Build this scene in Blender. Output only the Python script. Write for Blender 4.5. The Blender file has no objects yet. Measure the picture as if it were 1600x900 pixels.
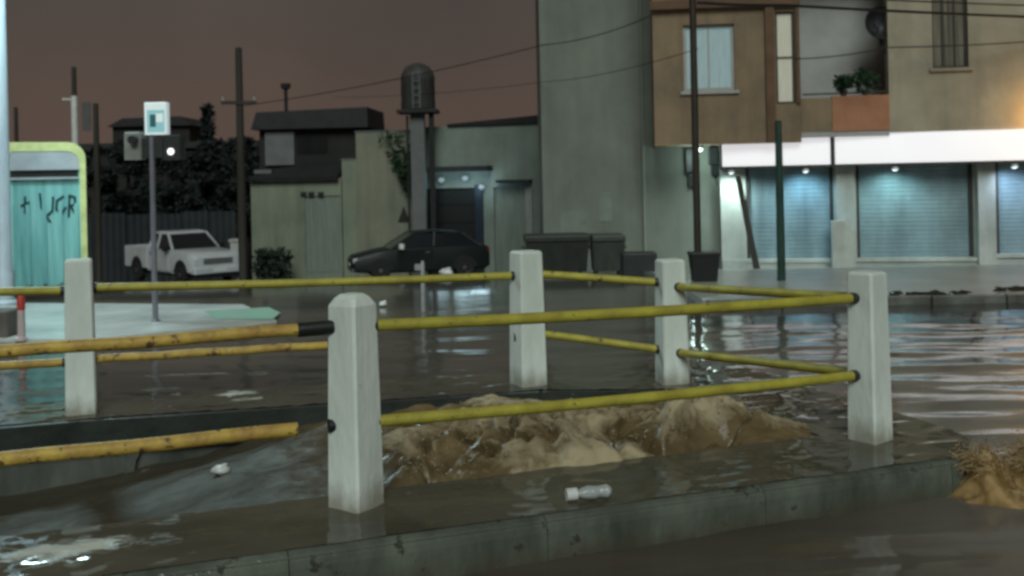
import bpy, math, random
from mathutils import Vector, Matrix, noise
random.seed(7)
R = math.radians
scn = bpy.context.scene
col = scn.collection

# ------------------------------------------------------------------ camera
CAMZ, H0, F, ROLL = 1.63, 278.0, 1600.0, R(1.2)
cam_d = bpy.data.cameras.new('camera'); cam = bpy.data.objects.new('camera', cam_d); col.objects.link(cam)
cam_d.sensor_width = 36.0; cam_d.lens = 36.0 * F / 1600.0
cam_d.shift_y = (H0 - 450.0) / 1600.0
cam_d.clip_start = 0.05; cam_d.clip_end = 2000.0
cam.matrix_world = Matrix.Translation((0, 0, CAMZ)) @ Matrix.Rotation(R(90), 4, 'X') @ Matrix.Rotation(-ROLL, 4, 'Z')
cam_d.dof.use_dof = True; cam_d.dof.focus_distance = 5.6; cam_d.dof.aperture_fstop = 2.8
scn.camera = cam
scn.cycles.pixel_filter_type = 'BLACKMAN_HARRIS'; scn.cycles.filter_width = 3.0
scn.cycles.use_denoising = True
scn.cycles.max_bounces = 6; scn.cycles.sample_clamp_indirect = 4.0

# ------------------------------------------------------------------ night sky, lit brown from below by the town
w = bpy.data.worlds.new('World'); scn.world = w; w.use_nodes = True
nt = w.node_tree; bg = nt.nodes['Background']
tc = nt.nodes.new('ShaderNodeTexCoord'); nz = nt.nodes.new('ShaderNodeTexNoise')
nz.inputs['Scale'].default_value = 3.2; nz.inputs['Detail'].default_value = 4
rp = nt.nodes.new('ShaderNodeValToRGB')
rp.color_ramp.elements[0].position = .3; rp.color_ramp.elements[0].color = (.066, .053, .046, 1)
rp.color_ramp.elements[1].position = .75; rp.color_ramp.elements[1].color = (.096, .073, .062, 1)
nt.links.new(tc.outputs['Generated'], nz.inputs['Vector']); nt.links.new(nz.outputs['Fac'], rp.inputs['Fac'])
sx_ = nt.nodes.new('ShaderNodeSeparateXYZ'); nt.links.new(tc.outputs['Generated'], sx_.inputs[0])
gr = nt.nodes.new('ShaderNodeValToRGB'); gr.color_ramp.interpolation = 'EASE'
gr.color_ramp.elements[0].position = .02; gr.color_ramp.elements[0].color = (1.13, 1.02, .96, 1)
gr.color_ramp.elements[1].position = .22; gr.color_ramp.elements[1].color = (.88, .95, .98, 1)
nt.links.new(sx_.outputs['Z'], gr.inputs['Fac'])
mu = nt.nodes.new('ShaderNodeMix'); mu.data_type = 'RGBA'; mu.blend_type = 'MULTIPLY'; mu.inputs['Factor'].default_value = 1
nt.links.new(rp.outputs['Color'], mu.inputs['A']); nt.links.new(gr.outputs['Color'], mu.inputs['B'])
nt.links.new(mu.outputs['Result'], bg.inputs['Color']); bg.inputs['Strength'].default_value = 1.0

# ------------------------------------------------------------------ weak wide key light from behind the camera, on the left
sd = bpy.data.lights.new('street_glow', 'SUN'); sun = bpy.data.objects.new('street_glow', sd); col.objects.link(sun)
sd.energy = 1.6; sd.angle = R(28); sd.color = (.88, 1.0, .92)
sun.rotation_euler = Vector((-.02, .80, -.58)).to_track_quat('-Z', 'Y').to_euler()

scn.view_settings.view_transform = 'Standard'; scn.view_settings.look = 'None'
scn.view_settings.exposure = 0.0; scn.view_settings.gamma = 1.0

# ================================================================== helpers
def NV(p):
    p = Vector(p); return Vector((noise.noise(p + Vector((31.4, 0, 0))), noise.noise(p + Vector((0, 47.2, 0))), noise.noise(p + Vector((0, 0, 19.7)))))
def ray(px, py):
    a = (px - 800.0) / F; b = (H0 - py) / F
    c, s = math.cos(ROLL), math.sin(ROLL)
    return a * c + b * s, -a * s + b * c             # x and z per metre of depth
def P(px, py, Y):
    x, z = ray(px, py); return Vector((x * Y, Y, CAMZ + z * Y))
def X(px, Y, py=420): return P(px, py, Y).x
def Z(px, py, Y): return P(px, py, Y).z
def g(x, y):                                         # level of the flooded street
    t = max(0.0, y - 16.0)
    d = .087 * (t - 2.0 * (1 - math.exp(-t / 2.0)))
    return -.18 - min(d, 3.2)
def onz(px, py, z=0.0):
    x, s = ray(px, py); Y = (z - CAMZ) / s; return Vector((x * Y, Y, z))

frame = {}
def tag(o, label=None, cat=None, group=None, kind=None):
    if label: o['label'] = label
    if cat: o['category'] = cat
    if group: o['group'] = group
    if kind: o['kind'] = kind
    return o
def thing(name, label, cat, loc, rz=0, group=None):
    o = bpy.data.objects.new(name, None); col.objects.link(o)
    o.empty_display_size = .2
    o.location = loc; o.rotation_euler = (0, 0, rz)
    frame[o.name] = Matrix.Translation(loc) @ Matrix.Rotation(rz, 4, 'Z')
    return tag(o, label, cat, group)

class MB:
    def __init__(s): s.v = []; s.f = []
    def add(s, vs, fs):
        n = len(s.v); s.v += [Vector(v) for v in vs]; s.f += [tuple(i + n for i in f) for f in fs]; return s
    def box(s, x0, x1, y0, y1, z0, z1, bev=0):
        if bev:
            pts = [(x0+bev,y0),(x1-bev,y0),(x1,y0+bev),(x1,y1-bev),(x1-bev,y1),(x0+bev,y1),(x0,y1-bev),(x0,y0+bev)]
            ins = [(min(max(x,x0+bev),x1-bev), min(max(y,y0+bev),y1-bev)) for x,y in pts]
            vs = [(x,y,z0) for x,y in pts] + [(x,y,z1-bev) for x,y in pts] + [((x+a)/2,(y+b)/2,z1) for (x,y),(a,b) in zip(pts,ins)]
            fs = [tuple(reversed(range(8)))]
            for k in range(2):
                for i in range(8): j=(i+1)%8; fs.append((k*8+i,k*8+j,k*8+8+j,k*8+8+i))
            fs.append(tuple(range(16,24)))
            return s.add(vs, fs)
        vs = [(x0,y0,z0),(x1,y0,z0),(x1,y1,z0),(x0,y1,z0),(x0,y0,z1),(x1,y0,z1),(x1,y1,z1),(x0,y1,z1)]
        return s.add(vs, [(3,2,1,0),(4,5,6,7),(0,1,5,4),(1,2,6,5),(2,3,7,6),(3,0,4,7)])
    def loft(s, rings, caps=True):
        n = len(rings[0]); base = len(s.v); fs = []
        for k in range(len(rings)-1):
            for i in range(n):
                j = (i+1) % n; fs.append((k*n+i, k*n+j, (k+1)*n+j, (k+1)*n+i))
        if caps: fs.append(tuple(reversed(range(n)))); fs.append(tuple(range((len(rings)-1)*n, len(rings)*n)))
        return s.add([p for r in rings for p in r], fs)
    def tube(s, path, r, n=10):
        path = [Vector(p) for p in path]; rings = []
        for i, p in enumerate(path):
            d = (path[min(i+1,len(path)-1)] - path[max(i-1,0)]).normalized()
            up = Vector((0,0,1)) if abs(d.z) < .95 else Vector((1,0,0))
            a = d.cross(up).normalized(); b = a.cross(d)
            rr = r[i] if isinstance(r, (list, tuple)) else r
            rings.append([p + a*math.cos(2*math.pi*k/n)*rr + b*math.sin(2*math.pi*k/n)*rr for k in range(n)])
        rings = [list(reversed(q)) for q in rings]
        return s.loft(rings)
    def lathe(s, prof, c=(0,0,0), n=20):
        c = Vector(c)
        return s.loft([[c + Vector((r*math.cos(2*math.pi*k/n), r*math.sin(2*math.pi*k/n), z)) for k in range(n)] for r, z in prof])
    def extrude(s, pts, axis, d0, d1):               # pts in the plane, axis 0/1/2 = direction of extrusion
        def mk(p, d):
            q = list(p); q.insert(axis, d); return q
        return s.loft([[mk(p, d0) for p in pts], [mk(p, d1) for p in pts]])
    def obox(s, o, t, n, s0, s1, z0, z1, d0, d1):    # box on a wall: s along, z up, d outward
        def q(a, b, c): return Vector((o.x + t.x*a + n.x*c, o.y + t.y*a + n.y*c, b))
        vs = [q(s0,z0,d1),q(s1,z0,d1),q(s1,z0,d0),q(s0,z0,d0),q(s0,z1,d1),q(s1,z1,d1),q(s1,z1,d0),q(s0,z1,d0)]
        return s.add(vs, [(3,2,1,0),(4,5,6,7),(0,1,5,4),(1,2,6,5),(2,3,7,6),(3,0,4,7)])
    def build(s, name, mat, parent=None, world=False, smooth=False, fix=True):
        me = bpy.data.meshes.new(name)
        vs = s.v
        if world and parent is not None:
            inv = frame[parent.name].inverted(); vs = [inv @ v for v in vs]
        me.from_pydata([tuple(v) for v in vs], [], s.f)
        if fix:
            import bmesh
            bm = bmesh.new(); bm.from_mesh(me); bmesh.ops.recalc_face_normals(bm, faces=bm.faces); bm.to_mesh(me); bm.free()
        if mat: me.materials.append(mat)
        if smooth:
            for p in me.polygons: p.use_smooth = True
            if hasattr(me, 'set_sharp_from_angle') and smooth != 'all': me.set_sharp_from_angle(angle=R(38))
        o = bpy.data.objects.new(name, me); col.objects.link(o)
        if parent is not None: o.parent = parent
        frame[o.name] = frame[parent.name] if parent is not None else Matrix.Identity(4)
        return o
def part(name, mat, parent, fn, **k):
    m = MB(); fn(m); return m.build(name, mat, parent, **k)
def copy_tree(o, parent=None, label=None):
    c = o.copy(); col.objects.link(c); c.parent = parent
    frame[c.name] = frame.get(o.name, Matrix.Identity(4))
    if label: c['label'] = label
    for ch in [q for q in list(bpy.data.objects) if q.parent == o]: copy_tree(ch, c)
    return c

# ------------------------------------------------------------------ materials
def mat(name, c, rough=.7, var=.25, scale=3.0, bump=.15, c2=None, spec=.4, metal=0, streak=None, bscale=None, emit=None, coat=0, stain=0, mud_sheen=None, chips=None):
    m = bpy.data.materials.new(name); m.use_nodes = True
    t = m.node_tree; N = t.nodes; L = t.links; b = N['Principled BSDF']
    co = N.new('ShaderNodeTexCoord'); mp = N.new('ShaderNodeMapping')
    if streak: mp.inputs['Scale'].default_value = streak
    L.new(co.outputs['Object'], mp.inputs['Vector'])
    n1 = N.new('ShaderNodeTexNoise'); n1.inputs['Scale'].default_value = scale; n1.inputs['Detail'].default_value = 6; n1.inputs['Roughness'].default_value = .62
    L.new(mp.outputs['Vector'], n1.inputs['Vector'])
    r = N.new('ShaderNodeValToRGB'); e = r.color_ramp.elements
    d = c2 if c2 else tuple(q * (1 - var) for q in c)
    e[0].position = .32; e[0].color = (*d, 1); e[1].position = .68; e[1].color = (*[min(1, q * (1 + var * .35)) for q in c], 1)
    L.new(n1.outputs['Fac'], r.inputs['Fac']); out = r.outputs['Color']
    def nois(scl, st, det=6, rg=.65):
        m2 = N.new('ShaderNodeMapping'); m2.inputs['Scale'].default_value = st; L.new(co.outputs['Object'], m2.inputs['Vector'])
        q = N.new('ShaderNodeTexNoise'); q.inputs['Scale'].default_value = scl; q.inputs['Detail'].default_value = det; q.inputs['Roughness'].default_value = rg; L.new(m2.outputs['Vector'], q.inputs['Vector']); return q.outputs['Fac']
    def over(fac, cc, blend='MIX'):
        mx = N.new('ShaderNodeMix'); mx.data_type = 'RGBA'; mx.blend_type = blend; L.new(fac, mx.inputs['Factor']); L.new(out, mx.inputs['A']); mx.inputs['B'].default_value = (*cc, 1); return mx.outputs['Result']
    def rng(v_, a, b_, lo=0, hi=1):
        q = N.new('ShaderNodeMapRange'); q.inputs['From Min'].default_value = a; q.inputs['From Max'].default_value = b_; q.inputs['To Min'].default_value = lo; q.inputs['To Max'].default_value = hi; L.new(v_, q.inputs['Value']); return q.outputs['Result']
    if stain: out = over(rng(nois(1.1, (1.6, 1.6, .16)), .46, .72, 0, stain), tuple(q * .38 for q in c)); out = over(rng(nois(2.3, (1, 1, .6), 8, .75), .60, .66, 0, stain * .7), tuple(min(1, q * 1.35) for q in c))
    if chips: out = over(rng(nois(chips[1], (1, 1, 1), 8, .7), chips[2], chips[2] + .03), chips[0])
    if mud_sheen:
        sz = N.new('ShaderNodeSeparateXYZ'); L.new(co.outputs['Object'], sz.inputs[0])
        ma = N.new('ShaderNodeMath'); ma.operation = 'MULTIPLY_ADD'; ma.inputs[1].default_value = .28; L.new(nois(7, (1, 1, .5)), ma.inputs[0]); L.new(sz.outputs['Z'], ma.inputs[2])
        out = over(rng(ma.outputs[0], mud_sheen[1], mud_sheen[1] - .12, 0, .72), mud_sheen[0])
    L.new(out, b.inputs['Base Color'])
    b.inputs['Roughness'].default_value = rough; b.inputs['Metallic'].default_value = metal
    b.inputs['Specular IOR Level'].default_value = spec; b.inputs['Coat Weight'].default_value = coat
    if bump:
        n2 = N.new('ShaderNodeTexNoise'); n2.inputs['Scale'].default_value = bscale or scale * 6; n2.inputs['Detail'].default_value = 5
        L.new(mp.outputs['Vector'], n2.inputs['Vector'])
        bp = N.new('ShaderNodeBump'); bp.inputs['Strength'].default_value = bump; bp.inputs['Distance'].default_value = .03
        L.new(n2.outputs['Fac'], bp.inputs['Height']); L.new(bp.outputs['Normal'], b.inputs['Normal'])
    if emit:
        b.inputs['Emission Color'].default_value = (*emit[0], 1); b.inputs['Emission Strength'].default_value = emit[1]
    return m
def water_mat(name, c, c2, foam_glint=(.55, .52, .42), rough=.09, c3=None, rough3=0, lace=1.0, spec=.5, marble=.6, sss=0, scale=1.0, stretch=(1, 1, 1), bump=.5, bscale=3.0, dist=.05, rot=0.0, thr=(.45, .7)):
    m = bpy.data.materials.new(name); m.use_nodes = True
    t = m.node_tree; N = t.nodes; L = t.links; b = N['Principled BSDF']
    co = N.new('ShaderNodeTexCoord'); mp = N.new('ShaderNodeMapping')
    mp.inputs['Scale'].default_value = stretch; mp.inputs['Rotation'].default_value = (0, 0, rot)
    L.new(co.outputs['Object'], mp.inputs['Vector'])
    n1 = N.new('ShaderNodeTexNoise'); n1.inputs['Scale'].default_value = scale; n1.inputs['Detail'].default_value = 7; n1.inputs['Distortion'].default_value = marble
    if sss: b.inputs['Subsurface Weight'].default_value = sss; b.inputs['Subsurface Radius'].default_value = (.05, .035, .02); b.inputs['Subsurface Scale'].default_value = 1.0
    L.new(mp.outputs['Vector'], n1.inputs['Vector'])
    r = N.new('ShaderNodeValToRGB'); e = r.color_ramp.elements
    e[0].position = .35; e[0].color = (*c, 1); e[1].position = .65; e[1].color = (*c2, 1)
    L.new(n1.outputs['Fac'], r.inputs['Fac'])
    am = N.new('ShaderNodeAttribute'); am.attribute_name = 'mud_sheen'
    mm = N.new('ShaderNodeMix'); mm.data_type = 'RGBA'; L.new(am.outputs['Fac'], mm.inputs['Factor']); L.new(r.outputs['Color'], mm.inputs['A']); mm.inputs['B'].default_value = (*(c3 or c), 1)
    b.inputs['Specular IOR Level'].default_value = spec
    at = N.new('ShaderNodeAttribute'); at.attribute_name = 'foam_glint'
    n3 = N.new('ShaderNodeTexNoise'); n3.inputs['Scale'].default_value = scale * 7; n3.inputs['Detail'].default_value = 8; n3.inputs['Roughness'].default_value = .72; n3.inputs['Distortion'].default_value = 1.2
    L.new(mp.outputs['Vector'], n3.inputs['Vector'])
    ad = N.new('ShaderNodeMath'); ad.operation = 'MULTIPLY_ADD'; ad.inputs[1].default_value = 1.0
    L.new(at.outputs['Fac'], ad.inputs[0]); 
    sb = N.new('ShaderNodeMath'); sb.operation = 'MULTIPLY_ADD'; sb.inputs[1].default_value = lace; sb.inputs[2].default_value = -.5 * lace
    L.new(n3.outputs['Fac'], sb.inputs[0]); L.new(sb.outputs[0], ad.inputs[2])
    gt = N.new('ShaderNodeMapRange'); gt.inputs['From Min'].default_value = thr[0]; gt.inputs['From Max'].default_value = thr[1]
    L.new(ad.outputs[0], gt.inputs['Value'])
    mx = N.new('ShaderNodeMix'); mx.data_type = 'RGBA'
    L.new(gt.outputs['Result'], mx.inputs['Factor']); L.new(mm.outputs['Result'], mx.inputs['A']); mx.inputs['B'].default_value = (*foam_glint, 1)
    L.new(mx.outputs['Result'], b.inputs['Base Color'])
    rr = N.new('ShaderNodeMapRange'); rr.inputs['To Min'].default_value = rough; rr.inputs['To Max'].default_value = .75
    L.new(gt.outputs['Result'], rr.inputs['Value']); ra = N.new('ShaderNodeMath'); ra.operation = 'MULTIPLY_ADD'; ra.inputs[1].default_value = rough3; L.new(am.outputs['Fac'], ra.inputs[0]); L.new(rr.outputs['Result'], ra.inputs[2]); L.new(ra.outputs[0], b.inputs['Roughness'])
    b.inputs['IOR'].default_value = 1.33
    n2 = N.new('ShaderNodeTexNoise'); n2.inputs['Scale'].default_value = bscale; n2.inputs['Detail'].default_value = 5; n2.inputs['Distortion'].default_value = .4
    L.new(mp.outputs['Vector'], n2.inputs['Vector'])
    bp = N.new('ShaderNodeBump'); bp.inputs['Strength'].default_value = bump; bp.inputs['Distance'].default_value = dist
    L.new(n2.outputs['Fac'], bp.inputs['Height']); L.new(bp.outputs['Normal'], b.inputs['Normal'])
    return m
def lamp_mat(name, c, s):
    m = bpy.data.materials.new(name); m.use_nodes = True
    b = m.node_tree.nodes['Principled BSDF']; b.inputs['Base Color'].default_value = (.8, .8, .8, 1)
    b.inputs['Emission Color'].default_value = (*c, 1); b.inputs['Emission Strength'].default_value = s
    return m
M = dict(
    asphalt=mat('asphalt', (.05, .05, .05), .6, .3, 2),
    concrete=mat('wet_concrete', (.20, .20, .175), .35, .4, 2.2, .3, c2=(.09, .09, .075), spec=.5),
    kerb=mat('kerb_concrete', (.135, .15, .125), .12, .4, 3, .3, c2=(.06, .07, .056), streak=(1, 1, .4), mud_sheen=((.075, .06, .04), .06), chips=((.05, .05, .042), 6, .6)),
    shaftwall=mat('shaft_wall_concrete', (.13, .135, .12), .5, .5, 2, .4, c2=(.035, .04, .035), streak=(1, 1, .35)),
    sheen_pave=mat('sheen_paving', (.60, .61, .58), .16, .3, 1.2, .12, spec=.6),
    fore=mat('forecourt_concrete', (.34, .35, .32), .3, .3, 1.0, .15),
    post=mat('painted_post', (.77, .82, .79), .6, .3, 4, .2, c2=(.62, .67, .63), streak=(1, 1, .35), mud_sheen=((.24, .20, .145), .31), chips=((.34, .34, .31), 9, .665)),
    rail=mat('yellow_rail_paint', (.44, .39, .055), .45, .3, 5, .2, c2=(.30, .25, .04), chips=((.12, .07, .035), 14, .62)),
    railw=mat('worn_yellow_rail_paint', (.60, .42, .08), .5, .3, 6, .25, c2=(.34, .19, .05), chips=((.13, .065, .03), 11, .57)),
    black=mat('black_rubber', (.012, .013, .013), .5, .2, 5, .1),
    darkm=mat('dark_metal', (.03, .033, .034), .45, .3, 4, .1),
    white=mat('white_paint', (.7, .71, .7), .45, .2, 5, .1),
    lampgrey=mat('galvanised_pole', (.34, .38, .42), .45, .3, 3, .1, streak=(1, 1, .2)),
    woodpole=mat('dark_wood_pole', (.045, .04, .035), .8, .4, 4, .2, streak=(1, 1, .1)),
    signgrey=mat('grey_sign_pole', (.19, .19, .22), .4, .2, 4, .1),
)

# ================================================================== setting
def grid_mesh(name, xs, ys, hz, m, foam_glint=None, keep=None, smooth=True, tf=None, mud_sheen=None):
    vs = []; fo = []
    for y in ys:
        for x in xs:
            vs.append(Vector((x, y, hz(x, y)))); fo.append(foam_glint(x, y) if foam_glint else 0.0)
    n = len(xs); fs = []
    for j in range(len(ys) - 1):
        for i in range(n - 1):
            if keep is None or keep((xs[i] + xs[i+1]) / 2, (ys[j] + ys[j+1]) / 2):
                fs.append((j*n+i, j*n+i+1, (j+1)*n+i+1, (j+1)*n+i))
    md = [mud_sheen(q.x, q.y) for q in vs] if mud_sheen else None
    used = sorted({i for f in fs for i in f}); mp = {o: k for k, o in enumerate(used)}
    if tf: vs = [tf(v) for v in vs]
    me = bpy.data.meshes.new(name)
    me.from_pydata([tuple(vs[i]) for i in used], [], [tuple(mp[i] for i in f) for f in fs])
    a = me.attributes.new('foam_glint', 'FLOAT', 'POINT'); a.data.foreach_set('value', [fo[i] for i in used])
    if md: a = me.attributes.new('mud_sheen', 'FLOAT', 'POINT'); a.data.foreach_set('value', [md[i] for i in used])
    me.materials.append(m)
    for p in me.polygons: p.use_smooth = smooth
    o = bpy.data.objects.new(name, me); col.objects.link(o); frame[o.name] = Matrix.Identity(4)
    return o
def lin(a, b, n): return [a + (b - a) * i / (n - 1) for i in range(n)]

# ground sheet and, a little above it, the flooded street
yl = [-30, -10, -2] + lin(0, 14, 8) + lin(16, 60, 45) + [80, 120, 200, 400, 800]
xl = [-600, -200, -80, -40] + lin(-24, 24, 13) + [40, 80, 200, 600]
tag(grid_mesh('ground', xl, yl, lambda x, y: g(x, y) - 1.6 if (-7 < x < 4 and 2 < y < 9) else g(x, y) - .12, M['asphalt']), kind='structure')

# platform frame: origin at near post, u along the near rail, v away from the camera
pN = onz(557, 797); pR = onz(1360, 693); pM = onz(1051, 602); pF = onz(826, 605); pL = onz(128, 650)
u = (pR - pN); u.z = 0; u.normalize(); v = Vector((-u.y, u.x, 0))
def UV(p): d = p - pN; return d.dot(u), d.dot(v)
def W(a, b, z=0.0): q = pN + u * a + v * b; return Vector((q.x, q.y, z))
TF = lambda q: W(q.x, q.y, q.z)
uR, vR = UV(pR); uM, vM = UV(pM); uF, vF = UV(pF); uL, vL = UV(pL)
UMIN = -5.2
# outer edge, walked anticlockwise seen from above
VO = -.55; UO = uR + .62
outer = [(UMIN, VO)]
cr = .55
outer += [(UO - cr - .02, VO)] if False else []
for k in range(9):
    a = -math.pi/2 + k * math.pi/16
    outer.append((UO - cr + cr * math.cos(a), VO + .02 + cr + cr * math.sin(a)))
outer += [(UO, vM + .75), (uF, vF + .62), (UMIN, vL + .75)]
def seg_v(u0, v0, u1, v1, x): return v0 + (v1 - v0) * (x - u0) / (u1 - u0)
IN = .20
inner = [(UMIN, IN), (uR - .22, IN), (uM - .12, vM - .24), (uF, vF - .24), (uL, vL - .22), (UMIN, vL - .1)]
def inside(poly, x, y):
    c = False; n = len(poly)
    for i in range(n):
        x0, y0 = poly[i]; x1, y1 = poly[(i+1) % n]
        if (y0 > y) != (y1 > y) and x < (x1 - x0) * (y - y0) / (y1 - y0) + x0: c = not c
    return c

def in_plat(x, y):
    d = Vector((x, y, 0)) - pN; return inside(outer, d.dot(u), d.dot(v))
m_street = water_mat('flood_water_on_street', (.045, .042, .034), (.105, .086, .066), foam_glint=(.42, .40, .36), c3=(.21, .185, .17), rough=.085, scale=.35, stretch=(.5, 1.7, 1), bump=.11, bscale=2.6, dist=.045, rot=R(-6))
def sm(a, b, x): t = min(1, max(0, (x - a) / (b - a))); return t * t * (3 - 2 * t)
def st_h(x, y):
    z = g(x, y)
    if y < 14: z += .012 * noise.noise((x * 1.3, y * 2.6, 0)) + .006 * noise.noise((x * 4, y * 7, 3)) + (.014 * noise.noise((x * 1.1, y * 4.2, 7)) if x > .5 else 0)
    return z
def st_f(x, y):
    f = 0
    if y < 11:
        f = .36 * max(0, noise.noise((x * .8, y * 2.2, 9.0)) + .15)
        if x < -.5 and 7.3 < y < 9.8: f += .24  # pale streaks painted in for broken highlights on the wet street
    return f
ys = lin(1.5, 12, 120) + lin(12.3, 20, 24) + lin(20.8, 60, 40) + [70, 90, 140, 250, 500, 800]
xs = [-600, -200, -80, -40, -25, -18, -14] + lin(-10, 8, 110) + [10, 13, 17, 22, 30, 50, 90, 200, 600]
flood = tag(grid_mesh('flood_water', xs, ys, st_h, m_street, foam_glint=st_f, mud_sheen=lambda x, y: sm(.9, 2.5, x + .25 * (y - 6) * (1 if y < 6 else -.1)) * (1 - sm(9, 13, y)) * (.75 + .5 * noise.noise((x * .7, y * 1.8, 3))),  # right side paler: mud, plus shop reflections put into the colour
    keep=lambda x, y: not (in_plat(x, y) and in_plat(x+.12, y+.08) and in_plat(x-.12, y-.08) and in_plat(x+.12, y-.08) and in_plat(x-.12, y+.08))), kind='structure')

# the platform round the culvert shaft: a solid slab with the shaft cut out
def ring_slab():
    m = MB(); no, ni = len(outer), len(inner)
    # top faces via bridging strips (near strip, right, far)
    O = [W(a, b, 0) for a, b in outer]; I = [W(a, b, 0) for a, b in inner]
    vs = O + I; nO = no
    fs = []
    k = 0
    for i in range(0, 9): fs.append((i, i+1, nO+1))                 # near edge and the rounded corner to inner corner 1
    fs.append((0, nO+1, nO))
    fs += [(9, 10, nO+2, nO+1), (10, 11, nO+3, nO+2), (11, 12, nO+5, nO+4, nO+3)]
    m.add(vs, fs)
    B = len(m.v)
    m.add([W(a, b, -1.5) for a, b in inner], [])
    for i in range(len(inner) - 1): m.f.append((nO+i, nO+i+1, B+i+1, B+i))
    return m
slab = ring_slab()
platform = tag(slab.build('culvert_platform', M['concrete'], fix=False), kind='structure')
# inner lining of the shaft with its pipe mouth
def shaft_wall(m):
    for i in range(1, len(inner) - 1):
        a, b = inner[i], inner[i+1]
        pa, pb = Vector((*a, 0)), Vector((*b, 0)); d = (pb - pa).normalized(); nn = Vector((-d.y, d.x, 0))
        q = [pa + nn * .004, pb + nn * .004, pb + nn * .05, pa + nn * .05]
        m.loft([[W(c.x, c.y, -1.45) for c in q], [W(c.x, c.y, -.012) for c in q]])
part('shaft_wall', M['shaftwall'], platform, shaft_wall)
def coping(m):
    for i in range(2, len(inner) - 1):
        a, b = inner[i], inner[i+1]
        pa, pb = Vector((*a, 0)), Vector((*b, 0)); d = (pb - pa).normalized(); nn = Vector((-d.y, d.x, 0))
        q = [pa + nn * .052 + d * .002, pb + nn * .052 - d * .002, pb + nn * .11 - d * .002, pa + nn * .11 + d * .002]
        m.loft([[W(c.x, c.y, -.19) for c in q], [W(c.x, c.y, .03) for c in q]])
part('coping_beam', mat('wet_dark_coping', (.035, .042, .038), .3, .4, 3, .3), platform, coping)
def pipe_mouth(m):
    c = W(uL + .55, vL - .26, -.33); d = -v
    ring = []
    for k, (r, off) in enumerate([(.27, .0), (.27, .10), (.20, .10), (.20, .012)]):
        ring.append([c + d * off + u * r * math.cos(2*math.pi*i/20) + Vector((0, 0, r * math.sin(2*math.pi*i/20))) for i in range(20)])
    m.loft(ring, caps=False)
part('pipe_mouth', M['shaftwall'], platform, pipe_mouth, smooth=True)
part('pipe_hole', M['black'], platform, lambda m: m.add([W(uL + .55, vL - .26, -.33) - v * .02 + u * .2 * math.cos(2*math.pi*i/20) + Vector((0, 0, .2 * math.sin(2*math.pi*i/20))) for i in range(20)], [tuple(range(20))]))
# kerb stones along the outer edge
path = [W(a, b) for a, b in outer[:11]]
def resample(pts, step):
    out = [pts[0]]; acc = 0
    for i in range(len(pts)-1):
        a, b = pts[i], pts[i+1]; L = (b-a).length; t = 0
        while acc + (L - t) >= step:
            t += step - acc; acc = 0; out.append(a.lerp(b, t / L))
        acc += L - t
    return out
kp = resample(path, .30)
k0 = 0; step = 4
while k0 < len(kp) - 1:
    k1 = min(k0 + step, len(kp) - 1); seg = kp[k0:k1+1]; m = MB(); rings = []
    for i, p in enumerate(seg):
        d = (seg[min(i+1, len(seg)-1)] - seg[max(i-1, 0)]).normalized(); nn = Vector((d.y, -d.x, 0))
        if i == 0: p = p + d * .002
        if i == len(seg) - 1: p = p - d * .002
        ww = .16; z1 = .022
        rings.append([p - nn*ww + Vector((0,0,z1)), p - nn*ww + Vector((0,0,-.5)), p + nn*.012 + Vector((0,0,-.5)), p + nn*.012 + Vector((0,0,-.045)), p + nn*.006 + Vector((0,0,-.015)), p - nn*.012 + Vector((0,0,.008)), p - nn*.045 + Vector((0,0,z1))])
    m.loft(rings); m.build('kerb_stone', M['kerb'], platform)
    k0 = k1

# thin sheet of muddy water running over the platform
m_film = water_mat('water_film_on_platform', (.060, .057, .040), (.105, .092, .064), foam_glint=(.56, .54, .46), rough=.05, scale=1.1, stretch=(.8, 1.7, 1), bump=.10, bscale=5, dist=.03, thr=(.44, .66))
FO = UV(onz(105, 868))
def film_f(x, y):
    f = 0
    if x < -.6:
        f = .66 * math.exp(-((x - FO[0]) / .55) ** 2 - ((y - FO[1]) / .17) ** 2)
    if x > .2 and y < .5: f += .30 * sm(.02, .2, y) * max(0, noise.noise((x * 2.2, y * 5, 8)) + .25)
    if y > 1.9 and x < .6: f += .55 * max(0, noise.noise((x * 1.7, y * 5.5, 2)) + .05)  # far strip: streaky highlights painted in as pale colour
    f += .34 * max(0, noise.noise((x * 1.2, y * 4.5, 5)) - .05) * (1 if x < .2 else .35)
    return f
tag(grid_mesh('water_film', lin(UMIN, UO, 340), lin(VO, 3.4, 150), lambda x, y: .027 + .006 * noise.noise((x*3, y*6, 1)) + .004 * noise.noise((x*9, y*14, 4)) + (.02 * max(0, noise.noise((x*7, y*9, 2))) if film_f(x, y) > .4 else 0), m_film, foam_glint=film_f,
    keep=lambda x, y: inside(outer, x, y) and inside(outer, x+.03, y-.03) and not inside(inner, x, y), tf=TF), kind='structure')

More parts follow.
